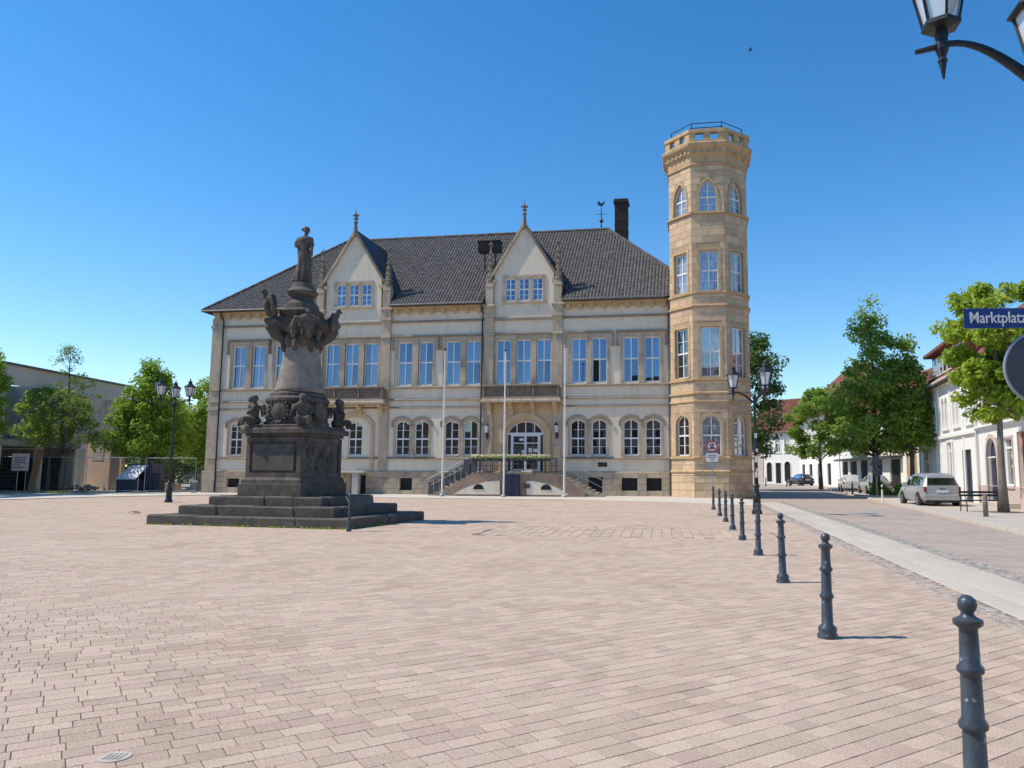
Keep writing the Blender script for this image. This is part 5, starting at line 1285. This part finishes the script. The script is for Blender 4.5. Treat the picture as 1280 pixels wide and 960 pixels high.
# ================================================================== HOUSES ALONG THE STREET
def house(name,label,far,near,eave,depth,rise,wall,roofm,group=None,ops=(),plinth=None,over=.35,hip=False,tiled=True,cat='house'):
    far=Vector((*far,0)); near=Vector((*near,0)); d=near-far; L=d.length; rz=math.atan2(d.y,d.x)
    H=thing(name,label,cat,far,rz,group)
    mb=MB(); wall_open(mb,0,L,0,eave,[o[:6] for o in ops],0,.22)
    mb.add([(0,0,0),(0,depth,0),(0,depth,eave),(0,0,eave)],[(0,3,2,1)]); mb.add([(L,0,0),(L,depth,0),(L,depth,eave),(L,0,eave)],[(0,1,2,3)]); mb.add([(0,depth,0),(L,depth,0),(L,depth,eave),(0,depth,eave)],[(3,2,1,0)])
    rz_=eave+rise; hy=depth/2
    if not hip:
        mb.add([(0,0,eave),(0,depth,eave),(0,hy,rz_-.1)],[(0,2,1)]); mb.add([(L,0,eave),(L,depth,eave),(L,hy,rz_-.1)],[(0,1,2)])
    mb.build('wall',wall,H)
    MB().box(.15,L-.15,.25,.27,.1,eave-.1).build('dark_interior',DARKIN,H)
    sl=rise/hy; hx=hy if hip else 0; o_=over
    mb=MB(); e=[(-o_ if hip else -.05,-o_,eave-o_*sl),(L+(o_ if hip else .05),-o_,eave-o_*sl),(L+(o_ if hip else .05),depth+o_,eave-o_*sl),(-o_ if hip else -.05,depth+o_,eave-o_*sl)]
    a=(hx,hy,rz_); b=(L-hx,hy,rz_); a=(a[0]-(0 if hip else .05),hy,rz_); b=(b[0]+(0 if hip else .05),hy,rz_)
    mb.add(e+[a,b],[(0,1,5,4),(1,2,5),(2,3,4,5),(3,0,4)] if hip else [(0,1,5,4),(2,3,4,5)])
    t=.14; e2=[(x,y,z-t) for x,y,z in e]; mb.add(e+e2,[(1,0,4,5),(3,2,6,7)]); mb.add(e2,[(3,2,1,0)])
    rf=mb.build('roof',roofm,H)
    if tiled:
        nr=math.hypot(1,sl)
        V,Q=tiles((e[0][0],-o_,eave-o_*sl),(1,0,0),(0,1/nr,sl/nr),(0,-sl/nr,1/nr),e[1][0]-e[0][0],(hy+o_)*nr,(lambda u,v: v/nr*1.0<u<(e[1][0]-e[0][0])-v/nr) if hip else (lambda u,v: v<(hy+o_)*nr-.1))
        link('roof_tiles',fast_mesh('roof_tiles',np.array(V),np.array(Q),roofm),rf,kind='stuff')
    MB().path([(e[0][0],-o_-.06,eave-o_*sl-.05),(e[1][0],-o_-.06,eave-o_*sl-.05)],.07,8).build('gutter',LEAD,H)
    if plinth:
        mb=MB(); wall_open(mb,0,L,0,plinth,[(o[0],o[1],max(.001,o[2]),o[3],0,'flat') for o in ops if o[2]<plinth],-.05,.06); mb.add([(0,-.05,plinth),(L,-.05,plinth),(L,0,plinth+.02),(0,0,plinth+.02)],[(0,1,2,3)]); mb.build('plinth',PINKSTONE,H)
    for o in ops:
        cx,w_,a_,b_,r_,kd,typ=o
        if typ=='win': add_window(H,cx,a_,w_,b_-a_,r_,kd,2,2,.06,GLASS_ST,WHITE,False,.62,.12)
        elif typ=='win1': add_window(H,cx,a_,w_,b_-a_,r_,kd,1,2,.06,GLASS_ST,WHITE,False,.62,.12)
        elif typ=='brown': add_window(H,cx,a_,w_,b_-a_,r_,kd,2,2,.07,GLASS_ST,BROWNWOOD,False,.62,.12)
        elif typ=='shop': add_window(H,cx,a_,w_,b_-a_,r_,kd,1,2,.07,GLASS_ST,WHITE,False,.8,.12,name='shop_window')
        else:
            m={'door':BLUEDOOR,'garage':GREYDOOR,'red':REDPAINT,'dark':DARKIN}[typ]
            mb=MB(); mb.prism(outline(cx,w_,a_,b_,r_,kd),.14,.18); dr=mb.build('door',m,H)
            mb=MB(); mb.box(cx-.02,cx+.02,.12,.138,a_,b_-r_-.05); 
            for s in (-1,1):
                for zz in (.25,1.15): mb.box(cx+s*w_*.25-w_*.16,cx+s*w_*.25+w_*.16,.125,.138,a_+zz,a_+zz+.75)
            mb.build('door_panel',m,dr)
    return H,L
U_=[(.25,1.0)]
def sur(H,ops,m=WHITEWALL,t=.12,sill=True):
    for o in ops:
        mb=MB(); surround(mb,o[0],o[1],o[2],o[3],o[4],o[5],t,-.05,.002)
        if sill and o[2]>.5: mb.box(o[0]-o[1]/2-.16,o[0]+o[1]/2+.16,-.12,.1,o[2]-.12,o[2]-.01)
        mb.build('window_surround',m,H)
# white house with tall arched windows (second from the right edge)
opsB=[(x,.62,4.30,6.15,.31,'seg','win1') for x in (5.3,6.3,9.0,9.95,12.55,13.45,15.55,16.45)]
opsB=[(x,.62,4.30,6.20,.30,'seg','win1') for x in (2.2,3.1,6.0,6.9,9.5,10.4,12.35,13.25,15.35,16.3)]
opsB+=[(3.7,1.7,.9,3.3,0,'flat','win'),(7.6,1.3,.2,3.45,.6,'seg','win'),(10.9,1.7,.75,3.45,0,'flat','shop'),(14.6,2.0,.06,2.9,0,'flat','garage')]
HB,LB=house('white_house','white two-storey house with pairs of tall arched windows and a long red dormer',(25.05,56.6),(20.9,40.0),7.45,9.0,4.3,WHITEWALL,REDTILE,'white houses along the street on the right',opsB)
sur(HB,[o for o in opsB if o[6]!='garage'])
for x in (1.2,4.5,8.1,11.4,14.3,17.0): MB().box(x-.12,x+.12,-.06,.002,.3,7.0).build('lesene',WHITEWALL,HB)
mb=MB(); mb.box(0,LB,-.14,.001,3.72,3.9); mb.build('string_course',WHITEWALL,HB)
mb=MB(); mb.box(0,LB,-.22,.001,6.95,7.15); mb.box(0,LB,-.34,.001,7.151,7.35); mb.build('eaves_moulding',GREYWALL,HB)
# long dormer
mb=MB(); mb.box(5.6,14.6,.25,3.2,7.5,9.25); dm=mb.build('dormer',REDPAINT,HB)
for i in range(8): MB().box(6.0+i*1.07,6.85+i*1.07,.19,.245,7.85,9.05).build('window_frame',WHITE,dm); MB().box(6.1+i*1.07,6.75+i*1.07,.17,.188,7.95,8.95).build('pane',GLASS_ST,dm)
mb=MB(); mb.prism([(5.3,9.25),(14.9,9.25),(14.9,9.45),(5.3,9.45)],-.25,4.2); mb.build('dormer_roof',REDTILE,dm)
mb=MB(); mb.lathe([(.75,0),(.7,.25),(.5,.5),(0,.62)],14,c=(2.6,1.9,9.2),sy=.8); mb.build('eyebrow_dormer',REDTILE,HB)
# pale house with arched blue door at the right edge
opsA=[(1.75,1.5,4.25,5.75,0,'flat','brown'),(5.4,1.5,4.25,5.75,0,'flat','brown'),(2.55,1.75,.12,3.3,.85,'seg','door'),(5.15,1.35,1.05,3.2,0,'flat','shop'),(7.3,1.3,.5,3.4,0,'flat','red')]
HA,LA=house('pale_house','pale cream house with an arched blue door at the right edge of the photo',(20.9,39.98),(18.6,30.8),7.6,9,4,WHITEWALL,REDTILE,None,opsA,1.0)
sur(HA,[o for o in opsA if o[6] in('brown','shop')],PINKSTONE,.1)
mb=MB(); surround(mb,2.55,1.75,.12,3.3,.85,'seg',.22,-.08,.002); mb.build('door_arch',PINKSTONE,HA)
mb=MB(); mb.box(0,LA,-.12,.001,3.8,3.9); mb.box(0,LA,-.2,.001,3.901,4.0); mb.build('string_course',WHITEWALL,HA)
mb=MB(); mb.box(1.9,3.2,-.06,-.0,2.35,2.42); mb.build('door_transom',WHITE,HA)
MB().box(4.2,6.6,-.75,-.055,.06,.32,ch=.03).build('entrance_step',PINKSTONE,HA)
MB().path([(.12,-.12,.1),(.12,-.12,7.4)],.05,8).build('downpipe',GREYWALL,HA)
# narrow beige house
opsC=[(x,.75,4.2,5.9,.25,'seg','win1') for x in (1.0,2.6,4.1)]+[(x,.75,1.2,3.1,.25,'seg','win1') for x in (1.0,2.6,4.1)]
HC,LC=house('beige_house','narrow beige house between the white houses behind the parked cars',(26.5,61.9),(25.2,56.7),6.9,8,3.6,BEIGEWALL,REDTILE,None,opsC); sur(HC,opsC,BEIGEWALL)
opsD=[(x,.95,4.1,5.9,0,'flat','win') for x in (1.5,3.6,6.2,8.4,11,13.4,15.8,18.4,20.8,22.6)]+[(x,w_,.3,2.8,0,'flat','dark') for x,w_ in ((2.2,2.6),(6.0,2.8),(10.2,2.6),(15.0,3.0),(20.4,3.0))]
HD,LD=house('white_house','white house with dark shop fronts behind the tall pointed street tree',(29.3,85.5),(26.6,62),7.0,8,3.8,WHITEWALL,REDTILE,'white houses along the street on the right',opsD); sur(HD,[o for o in opsD if o[6]=='win'])
MB().box(1,LD-1,-.9,-.03,2.85,3.05).build('shop_awning',GREYDOOR,HD)
opsE=[(x,.8,z,z+1.55,0,'flat','win') for x in (1.4,3.0,5.3,7.6,9.8,12.2,14.6,17) for z in (3.7,6.5)]+[(x,1.5,.2,2.7,0,'flat','dark') for x in (2.2,6,10.2,14.5)]
HE,LE=house('white_house','taller white three-storey house with hipped red roof farther up the street',(30.3,104.5),(29.3,85.8),9.6,10,5.2,WHITEWALL,REDTILE,'white houses along the street on the right',opsE,hip=True,over=.9); sur(HE,[o for o in opsE if o[6]=='win'])
opsF=[(.9,.9,.3,3.1,.4,'seg','dark'),(2.4,.9,.1,3.0,0,'flat','dark'),(3.9,1.0,.4,3.2,.45,'seg','dark'),(.9,.8,4.5,6.6,.0,'flat','win'),(2.4,.8,4.5,6.6,0,'flat','win'),(3.9,.8,4.5,6.6,0,'flat','win')]
HF,LF=house('far_house','small pale house with arched dark openings at the far end of the street',(27.4,112.4),(31.8,107.6),7.9,9,4.6,WHITEWALL,REDTILE,None,opsF,over=.5); sur(HF,opsF)
HG,LG=house('far_house','dim brick house with a red roof far behind the right lamp post',(21.0,131),(29.6,122),6.2,9,4.4,PINKSTONE,REDTILE,None,[(2,1,1,3,0,'flat','dark'),(5,1,1,3,0,'flat','dark'),(8.5,1.4,.1,2.7,0,'flat','dark')])
HH,LH=house('far_house','red tiled house roof showing over the far pale house',(30,128),(42,122),9.5,9,4.5,GREYWALL,REDTILE,None,[])
HI,LI=house('pale_house','pale rendered house behind the trees left of the town hall',(-44,92),(-30,90),4.6,9,3.4,GREYWALL,REDTILE,None,[(x,1.0,1.4,2.9,0,'flat','win') for x in (9,11.5,13)])
# houses across the square behind the viewer: seen mirrored in the windows
opsR=[(2+2.6*k,1.1,z,z+1.8,0,'flat','dark') for k in range(17) for z in (1,4.4,7.6)]
HR,LR=house('brick_house','long brown brick house row behind the viewer, mirrored in the town hall windows',(14,-34),(-34,-34),12.0,12,8.0,PINKSTONE,ROOFBASE,None,opsR,tiled=False)
HR2,LR2=house('brick_house','lower brick house row on the far left behind the viewer, mirrored in the windows',(-36,-34),(-110,-28),7.0,12,4.5,PINKSTONE,ROOFBASE,None,[(2+2.6*k,1.1,1,3,0,'flat','dark') for k in range(27)],tiled=False)

# ================================================================== CARS
def car(label,loc,heading,L,Wd,H,paint,kind='mpv',group='parked cars'):
    o=thing('parked_car',label,'car',loc,-heading,group)
    h2=L/2
    # stations: y, half width at belt, z belt, z top, half width at top
    if kind=='mpv': st=[(-h2,.72,.80,.86,.60),(-h2+.07,.80,.92,1.02,.66),(-h2+.22,.83,.94,1.46,.60),(-h2+.42,.84,.94,H-.02,.60),(-h2+1.1,.85,.93,H,.63),(-h2+2.0,.85,.92,H,.63),(-h2+2.75,.85,.92,H-.09,.60),(-h2+3.35,.84,.92,1.10,.64),(-h2+3.75,.82,.86,.96,.62),(h2-.15,.74,.70,.80,.56),(h2,.62,.56,.62,.50)]
    elif kind=='hatch': st=[(-h2,.72,.78,.84,.60),(-h2+.08,.78,.86,.98,.66),(-h2+.45,.81,.88,1.32,.56),(-h2+.75,.82,.88,H-.02,.56),(-h2+1.5,.83,.88,H,.58),(-h2+2.2,.83,.88,H-.05,.57),(-h2+2.9,.82,.88,.98,.60),(-h2+3.3,.80,.82,.9,.58),(h2-.15,.72,.66,.76,.54),(h2,.60,.54,.60,.48)]
    else: st=[(-h2,.70,.80,.86,.60),(-h2+.1,.80,.92,.98,.66),(-h2+.75,.83,.94,1.02,.66),(-h2+1.25,.84,.93,H-.03,.56),(-h2+1.9,.84,.92,H,.58),(-h2+2.6,.84,.92,H-.08,.56),(-h2+3.3,.83,.90,.98,.62),(h2-.2,.74,.68,.80,.56),(h2,.62,.56,.62,.50)]
    k=Wd/1.7; V=[];n=len(st)
    for (y,wb,zb,zt,wt) in st:
        wb*=k; wt*=k; lo=.20 if abs(y)<h2-.3 else .30; sec=[(0,lo),(wb*.86,lo),(wb*.985,lo+.14),(wb*1.02,.56),(wb,zb),(wt,zt-.05),(wt*.82,zt),(0,zt+.015)]
        for x,z in sec: V.append((x,y,z))
        for x,z in sec[1:-1]: V.append((-x,y,z))
    F=[]; m=14; ring=[0,1,2,3,4,5,6,7,13,12,11,10,9,8]
    for i in range(n-1):
        for a in range(m):
            p,q=ring[a],ring[(a+1)%m]; F.append((i*m+p,(i+1)*m+p,(i+1)*m+q,i*m+q))
    F.append(tuple(ring)); F.append(tuple((n-1)*m+r for r in reversed(ring)))
    mb=MB(); mb.add(V,F); body=mb.build('body',paint,o,True)
    sb=body.modifiers.new('bevel','BEVEL'); sb.width=.03; sb.segments=2; sb.limit_method='ANGLE'; sb.angle_limit=R(28)
    P=lambda i,j: Vector(V[i*m+j])
    def patch(i,j0,j1,name,sub=(.1,.9,.1,.9),off=.012,flip=False,i2=None):
        i2=i+1 if i2 is None else i2
        A,B,C_,D=P(i,j0),P(i2,j0),P(i2,j1),P(i,j1)
        f=lambda u,v: A.lerp(B,u).lerp(D.lerp(C_,u),v)
        q=[f(sub[0],sub[2]),f(sub[1],sub[2]),f(sub[1],sub[3]),f(sub[0],sub[3])]
        nn=(q[1]-q[0]).cross(q[3]-q[0]).normalized(); c=(q[0]+q[2])/2
        if nn.dot(c-Vector((0,c.y*.3,.5)))<0: nn=-nn
        t=[p+nn*off for p in q]; b=[p-nn*.03 for p in q]
        mb=MB(); mb.add(t+b,[(0,1,2,3),(7,6,5,4),(0,4,5,1),(1,5,6,2),(2,6,7,3),(3,7,4,0)])
        return mb.build(name,CARGLASS,o)
    tops=[i for i in range(n) if st[i][3]>1.25]
    for s in (0,1):
        jb,jt=(4,5) if s==0 else (11,12)
        for i in range(tops[0],tops[-1]):
            if st[i+1][0]-st[i][0]<.3: continue
            patch(i,jb,jt,'side_window',(.06,.94,.12,.86))
    # rear window on tail, windscreen
    def quad(i0,i1,name,u=(.14,.92)):
        A=[P(i0,5),P(i0,12),P(i1,12),P(i1,5)]; a=[A[0].lerp(A[3],u[0]),A[1].lerp(A[2],u[0]),A[1].lerp(A[2],u[1]),A[0].lerp(A[3],u[1])]
        c=sum(a,Vector())/4; a=[c+(p-c)*.97 for p in a]; nn=(a[1]-a[0]).cross(a[2]-a[0]).normalized()
        if nn.z<0: nn=-nn
        mb=MB(); mb.add([p+nn*.035 for p in a]+[p-nn*.03 for p in a],[(0,1,2,3),(7,6,5,4),(0,4,5,1),(1,5,6,2),(2,6,7,3),(3,7,4,0)]); mb.build(name,CARGLASS,o)
    quad(1 if kind=='mpv' else tops[0]-1,2 if kind=='mpv' else tops[0],'rear_window'); quad(tops[-1],tops[-1]+1,'windscreen')
    for s in (-1,1):
        for y in (-h2+.78,h2-.85):
            mb=MB(tf=Matrix.Translation((s*(.80*k),y,.31))@Matrix.Rotation(R(90),4,'Y')); mb.lathe([(.20,-.09),(.29,-.10),(.31,-.06),(.31,.06),(.29,.10),(.20,.09)],20); wl=mb.build('wheel',RUBBER,o,True)
            mb=MB(tf=Matrix.Translation((s*(.80*k),y,.31))@Matrix.Rotation(R(90),4,'Y')); mb.lathe([(.19,-.085),(.21,-.095),(.21,.095),(.19,.085)],16)
            for q in range(5):
                a=2*math.pi*q/5; mb.path([(.03*math.cos(a),.03*math.sin(a),s*.10),(.19*math.cos(a),.19*math.sin(a),s*.095)],.028,5)
            mb.build('rim',GALV,wl)
            mb=MB(tf=Matrix.Translation((s*(.845*k),y,.34))@Matrix.Rotation(R(90),4,'Y')); mb.lathe([(.375,-.03),(.375,.03),(.36,.032),(.0,.033)] if s>0 else [(.0,-.033),(.36,-.032),(.375,-.03),(.375,.03)],22); mb.build('wheel_arch',TRIMBLK,o)
        MB().box(s*.75*k-.05,s*.75*k+.05,-h2-.012,-h2+.2,.72,.98 if kind!='hatch' else .90,ch=.02).build('tail_light',REDLENS,o)
        MB().box(s*.62*k-.14,s*.62*k+.14,h2-.2,h2-.02,.58,.70,ch=.02).build('headlight',LANTERN,o)
        MB().box(s*.90*k-.09,s*.90*k+.09,h2-1.52,h2-1.40,.92,1.06,ch=.02).build('mirror',paint,o)
    MB().box(-.80*k,.80*k,-h2-.07,-h2+.18,.34,.62,ch=.05).build('bumper',paint,o); MB().box(-.70*k,.70*k,-h2-.02,-h2+.2,.24,.34).build('diffuser',TRIMBLK,o)
    MB().box(-.26,.26,-h2-.045,-h2-.01,.70,.81).build('number_plate',SIGNWHITE,o); MB().box(-.14,.14,-h2-.02,-h2+.02,.86,.885).build('tailgate_handle',TRIMBLK,o)
    MB().box(-.82*k,.82*k,h2-.16,h2+.05,.32,.56,ch=.05).build('front_bumper',paint,o)
    return o
car('silver family car with a big rear window parked nearest on the right',(17.55,38.6,.0),R(7.5),4.25,1.76,1.60,SILVER,'mpv')
car('pale hatchback seen from behind, parked left of the other pale car',(23.4,66.0,.0),R(14),3.9,1.66,1.45,WHITECAR,'hatch')
car('silver saloon parked behind the kerbside shrubs, right of the pale hatchback',(22.6,58.6,.0),R(10),4.4,1.72,1.45,SILVER,'sedan')
car('small dark blue car far up the street before the houses',(27.6,95.0,.0),R(-8),4.2,1.7,1.45,DARKCAR,'hatch')

# ================================================================== RIGHT SIDE SMALL THINGS
B=thing('bench','dark slatted park bench beside the maple trunk on the right',"bench",(15.75,31.6,.06),R(2))
for y in (-.22,-.11,0,.11): MB().box(-.0,1.7,y,y+.085,.43,.47,ch=.006).build('slat',IRON,B)
for z in (.60,.73): MB().box(0,1.7,.24,.27,z,z+.09,ch=.006).build('slat',IRON,B)
for x in (.05,1.6): mb=MB(); mb.path([(x,-.24,0),(x,-.22,.42),(x,.2,.42)],.025,6); mb.path([(x,.26,0),(x,.22,.42),(x,.28,.88)],.025,6); mb.build('leg',IRON,B)
o=thing('wooden_post','short weathered round wooden post in front of the bench','post',(14.72,27.9,.03)); MB().lathe([(.085,0),(.08,.72),(.07,.78),(.03,.80),(0,.80)],12).build('post',BARK2,o,True); MB().lathe([(.088,.56),(.088,.60)],12).build('band',GALV,o)
o=thing('marker_post','thin white marker post at the corner of the kerbside bed','post',(16.45,41.6,.0)); MB().lathe([(.05,0),(.045,.95),(.0,1.0)],10).build('post',POLEW,o); MB().lathe([(.053,.72),(.052,.86)],10).build('band',SIGNBLK,o)
o=thing('sign_pole','grey pole with backs of a triangular and a round sign by the shrubs','traffic sign',(19.6,50.4,0.0),R(5)); MB().path([(0,0,0),(0,0,2.9)],.035,8).build('pole',GALV,o); MB().prism([(-.45,2.10),(.45,2.10),(0,2.88)],-.06,-.045).build('triangle_panel',SIGNBACK,o)
mb=MB(tf=Matrix.Translation((0,-.055,1.72))@Matrix.Rotation(R(90),4,'X')); mb.lathe([(.30,-.01),(.30,.01),(0,.012)],28); mb.build('round_panel',SIGNBACK,o)
o=thing('street_bollard','dark short bollard left of the kerbside bed','bollard',(20.0,56,0)); MB().lathe([(.07,0),(.06,.8),(.07,.85),(0,.92)],10).build('shaft',IRON,o,True)
for i,(x,y,lb) in enumerate(((24.0,88,'dark post at the far kerb before the far white house'),(22.6,92,'dark post at the left far kerb of the street'))):
    o=thing('street_bollard',lb,'bollard',(x,y,0)); MB().lathe([(.07,0),(.06,.9),(.07,.95),(0,1.02)],10).build('shaft',IRON,o,True)
o=thing('manhole_cover','small pale round cover set in the bricks at the lower left','manhole cover',(-2.58,4.52,.001)); MB().lathe([(.085,-.02),(.085,.004),(.07,.005),(.0,.005)],20).build('lid',SLAB,o); mb=MB()
for k in range(4): mb.box(-.05+.028*k,-.036+.028*k,-.045,.045,.0052,.008)
mb.build('rib',CONC,o)

# ================================================================== LEFT SIDE: CONCRETE RUIN, FENCE, BOOTH
RU=thing('concrete_ruin','grey unfinished concrete building frame with a wide flat fascia at the left','building',(-39.6,44,0),R(90))
# local x runs away from the viewer, local y points left (away from the square)
MB().box(0,23.6,-.25,.05,7.55,8.9).build('fascia',FASCIA,RU); MB().box(0,23.5,.06,1.2,8.3,8.75).build('roof_slab',CONC,RU); MB().box(-.3,24,-.5,1.4,8.91,9.02).build('roof_edge',LEAD,RU)
MB().box(0,17.6,.0,12,3.3,3.75).build('floor_slab',CONC,RU)
for x in (.4,4.8,9.2,13.4,18.4,23.0): MB().box(x-.2,x+.2,.2,.6,0,3.299).build('column',GREYWALL,RU); MB().box(x-.2,x+.2,.2,.6,3.751,8.299).build('column',GREYWALL,RU)
MB().box(17.3,17.6,.3,9,0,3.29).build('end_wall',CONC,RU); MB().box(17.2,17.295,.9,8.8,0,2.7).build('dark_opening_shade',DARKIN,RU); MB().box(0,17.3,9,9.2,0,3.29).build('back_wall',CONC,RU); MB().box(0,17.3,5.5,5.7,3.76,8.29).build('back_wall',CONC,RU)  # near-black panel on the end wall paints in the covered ground floor's shade
MB().box(23.1,23.4,.7,5,0,8.29).build('end_wall',CONC,RU); MB().box(17.3,17.6,.0,5.7,3.76,8.29).build('end_wall',CONC,RU)
for x in (2.0,7.0,15.5): MB().box(x,x+1.6,8.90,8.99,.9,2.6).build('dark_opening_shade',DARKIN,RU)
for k in range(10): MB().beam((k*2.4,.12,3.76),(k*2.4+.9,.12,7.5),.08,.08).build('brace',CONC,RU) if k%3==0 else None
o=thing('peach_wall','plain peach coloured end wall standing right of the concrete ruin','wall',(-40.3,63.6,0),R(-20)); mb=MB(); mb.box(0,3.9,0,.35,0,4.15); mb.build('wall',PEACH,o); mb=MB(); mb.box(-.05,3.95,-.06,.41,4.151,4.25); mb.build('coping',CONC,o); MB().box(.6,1.9,-.03,-.002,2.4,3.9).build('worn_patch',CONC,o)
o=thing('leaning_board','long reddish-brown board leaning against the young tree','board',(-36.9,53.5,.03)); MB(tf=Matrix.Rotation(R(9),4,'Y')@Matrix.Rotation(R(0),4,'X')).box(-.95,-.5,-.04,.04,.0,2.95).build('board',PLANK,o)
o=thing('poster_board','faded pinkish poster board hung on the site fence','poster',(-37.9,51.92,0),R(3)); MB().box(0,1.1,-.03,.0,1.55,2.70).build('sheet',POSTER,o)
mb=MB()
for k in range(5): mb.box(.12,.12+random.uniform(.4,.85),-.034,-.031,1.75+k*.16,1.81+k*.16)
mb.build('print',SIGNBACK,o)
fenlab=['site fence panel at the left edge, nearest the photo border','site fence panel carrying the faded poster','site fence panel behind the leaning board','site fence panel before the peach wall']
for i in range(4):
    x=-41.4+i*3.5; o=thing('site_fence',fenlab[i],'fence',(x,52.2+i*1.1,0.02),R(8),'mesh fence panels before the ruin')
    mb=MB(); mb.path([(0,0,0),(0,0,2.5)],.024,6); mb.path([(3.42,0,0),(3.42,0,2.5)],.024,6); mb.path([(0,0,2.48),(3.42,0,2.48)],.024,6); mb.path([(0,0,.15),(3.42,0,.15)],.024,6); mb.build('frame',GALV,o)
    mb=MB()
    for k in range(1,20): mb.path([(3.42*k/20,0,.15),(3.42*k/20,0,2.48)],.0022,3,False)
    for k in range(1,9): mb.path([(0,0,.15+2.33*k/9),(3.42,0,.15+2.33*k/9)],.0022,3,False)
    mb.build('wire_mesh',GALV,o,kind='stuff')
    for s in (0,3.42): MB().box(s-.12,s+.12,-.34,.34,0,.13,ch=.02).build('foot_block',CONC,o)
o=thing('rubble_pile','low pile of grey rubble in front of the peach wall','rubble',(-38.4,60.6,0))
for k in range(46): r=random.uniform(.08,.26); mb=MB(); mb.ball((random.gauss(0,.8),random.gauss(0,.35),r*.5+random.random()*.3),(r,r*.8,r*.6),5,3,Matrix.Rotation(random.random()*3,3,'Z')); mb.build('stone',CONC,o)
o=thing('info_booth','navy blue box with a pale tilted panel, right of the peach wall','booth',(-33.6,57.4,.02),R(-6)); mb=MB(); mb.prism([(0,0),(2.3,0),(2.3,2.1),(.75,2.1),(0,.95)],0,1.3); mb.build('body',NAVY,o)
mb=MB(); mb.add([(.02,-.85,.96),(1.6,-.85,.96),(1.95,-.03,1.98),(.70,-.03,1.98),(.02,-.82,.93),(1.6,-.82,.93),(1.95,-.002,1.95),(.70,-.002,1.95)],[(0,1,2,3),(0,4,5,1),(1,5,6,2),(2,6,7,3),(3,7,4,0)]); mb.build('tilted_panel',PAPER,o)
MB().box(.1,1.75,-.78,-.003,.0,.92).build('lower_box',NAVY,o); MB().box(2.35,2.9,.1,.7,0,1.4).build('side_cabinet',IRON,o)
o=thing('garden_stair','small concrete stair with pipe rails left of the town hall corner','stair',(-31.0,60.5,.02),R(-8))
for k in range(5): MB().box(.3+k*.32,2.6,.0,1.3,k*.17,k*.17+.169).build('step',CONC,o)
mb=MB(); mb.path([(.1,-.05,.9),(1.9,-.05,1.85),(3.0,-.05,1.85)],.03,6); mb.path([(.1,-.05,0),(.1,-.05,.9)],.03,6); mb.path([(1.9,-.05,.7),(1.9,-.05,1.85)],.03,6); mb.path([(3.0,-.05,.0),(3.0,-.05,1.85)],.03,6); mb.path([(.1,-.05,.5),(1.9,-.05,1.4),(3.0,-.05,1.4)],.02,6); mb.build('handrail',GALV,o)
MB().box(-1.2,-.2,-.2,.6,0,.62,ch=.1).build('stone_block',STONE_LT,o)
o=thing('railing','low metal railing of vertical bars between stair and town hall corner','railing',(-29.9,58.8,.02),R(-9))
mb=MB()
for k in range(26): mb.path([(k*.14,0,.1),(k*.14,0,1.25)],.012,4)
mb.path([(0,0,1.25),(3.6,0,1.25)],.025,6); mb.path([(0,0,.12),(3.6,0,.12)],.02,6); mb.build('bars',GALV,o)
# small brown leaf lump and a bird
o=thing('dry_leaf','small brown crumpled leaf lying on the bricks left of the monument steps','leaf',(-16.4,28.9,.0)); mb=MB(); V=[(-.2,-.08,.02),(0,-.12,.07),(.22,-.05,.02),(.24,.06,.06),(0,.1,.02),(-.22,.08,.09),(0,0,.12)]; mb.add(V,[(0,1,6),(1,2,6),(2,3,6),(3,4,6),(4,5,6),(5,0,6)]); mb.build('blade',PLANK,o)
o=thing('bird','tiny dark bird flying high above the tower','bird',(22.7,95,56.6)); mb=MB(); mb.ball((0,0,0),(.22,.09,.08),8,5); mb.ball((.2,0,.03),(.07,.06,.06),6,4); mb.add([(-.18,0,0),(-.42,.07,0),(-.42,-.07,0)],[(0,1,2),(2,1,0)]); mb.build('body',SIGNBLK,o)
for s in (-1,1): mb=MB(); V=[(.12,0,.03),(-.10,0,.03),(.08,s*.35,.14),(-.1,s*.33,.13),(-.08,s*.62,.04)]; mb.add(V+[(x,y,z+.015) for x,y,z in V],[(0,1,3,2),(2,3,4),(7,8,6,5),(9,8,7)]); mb.build('wing',SIGNBLK,o)
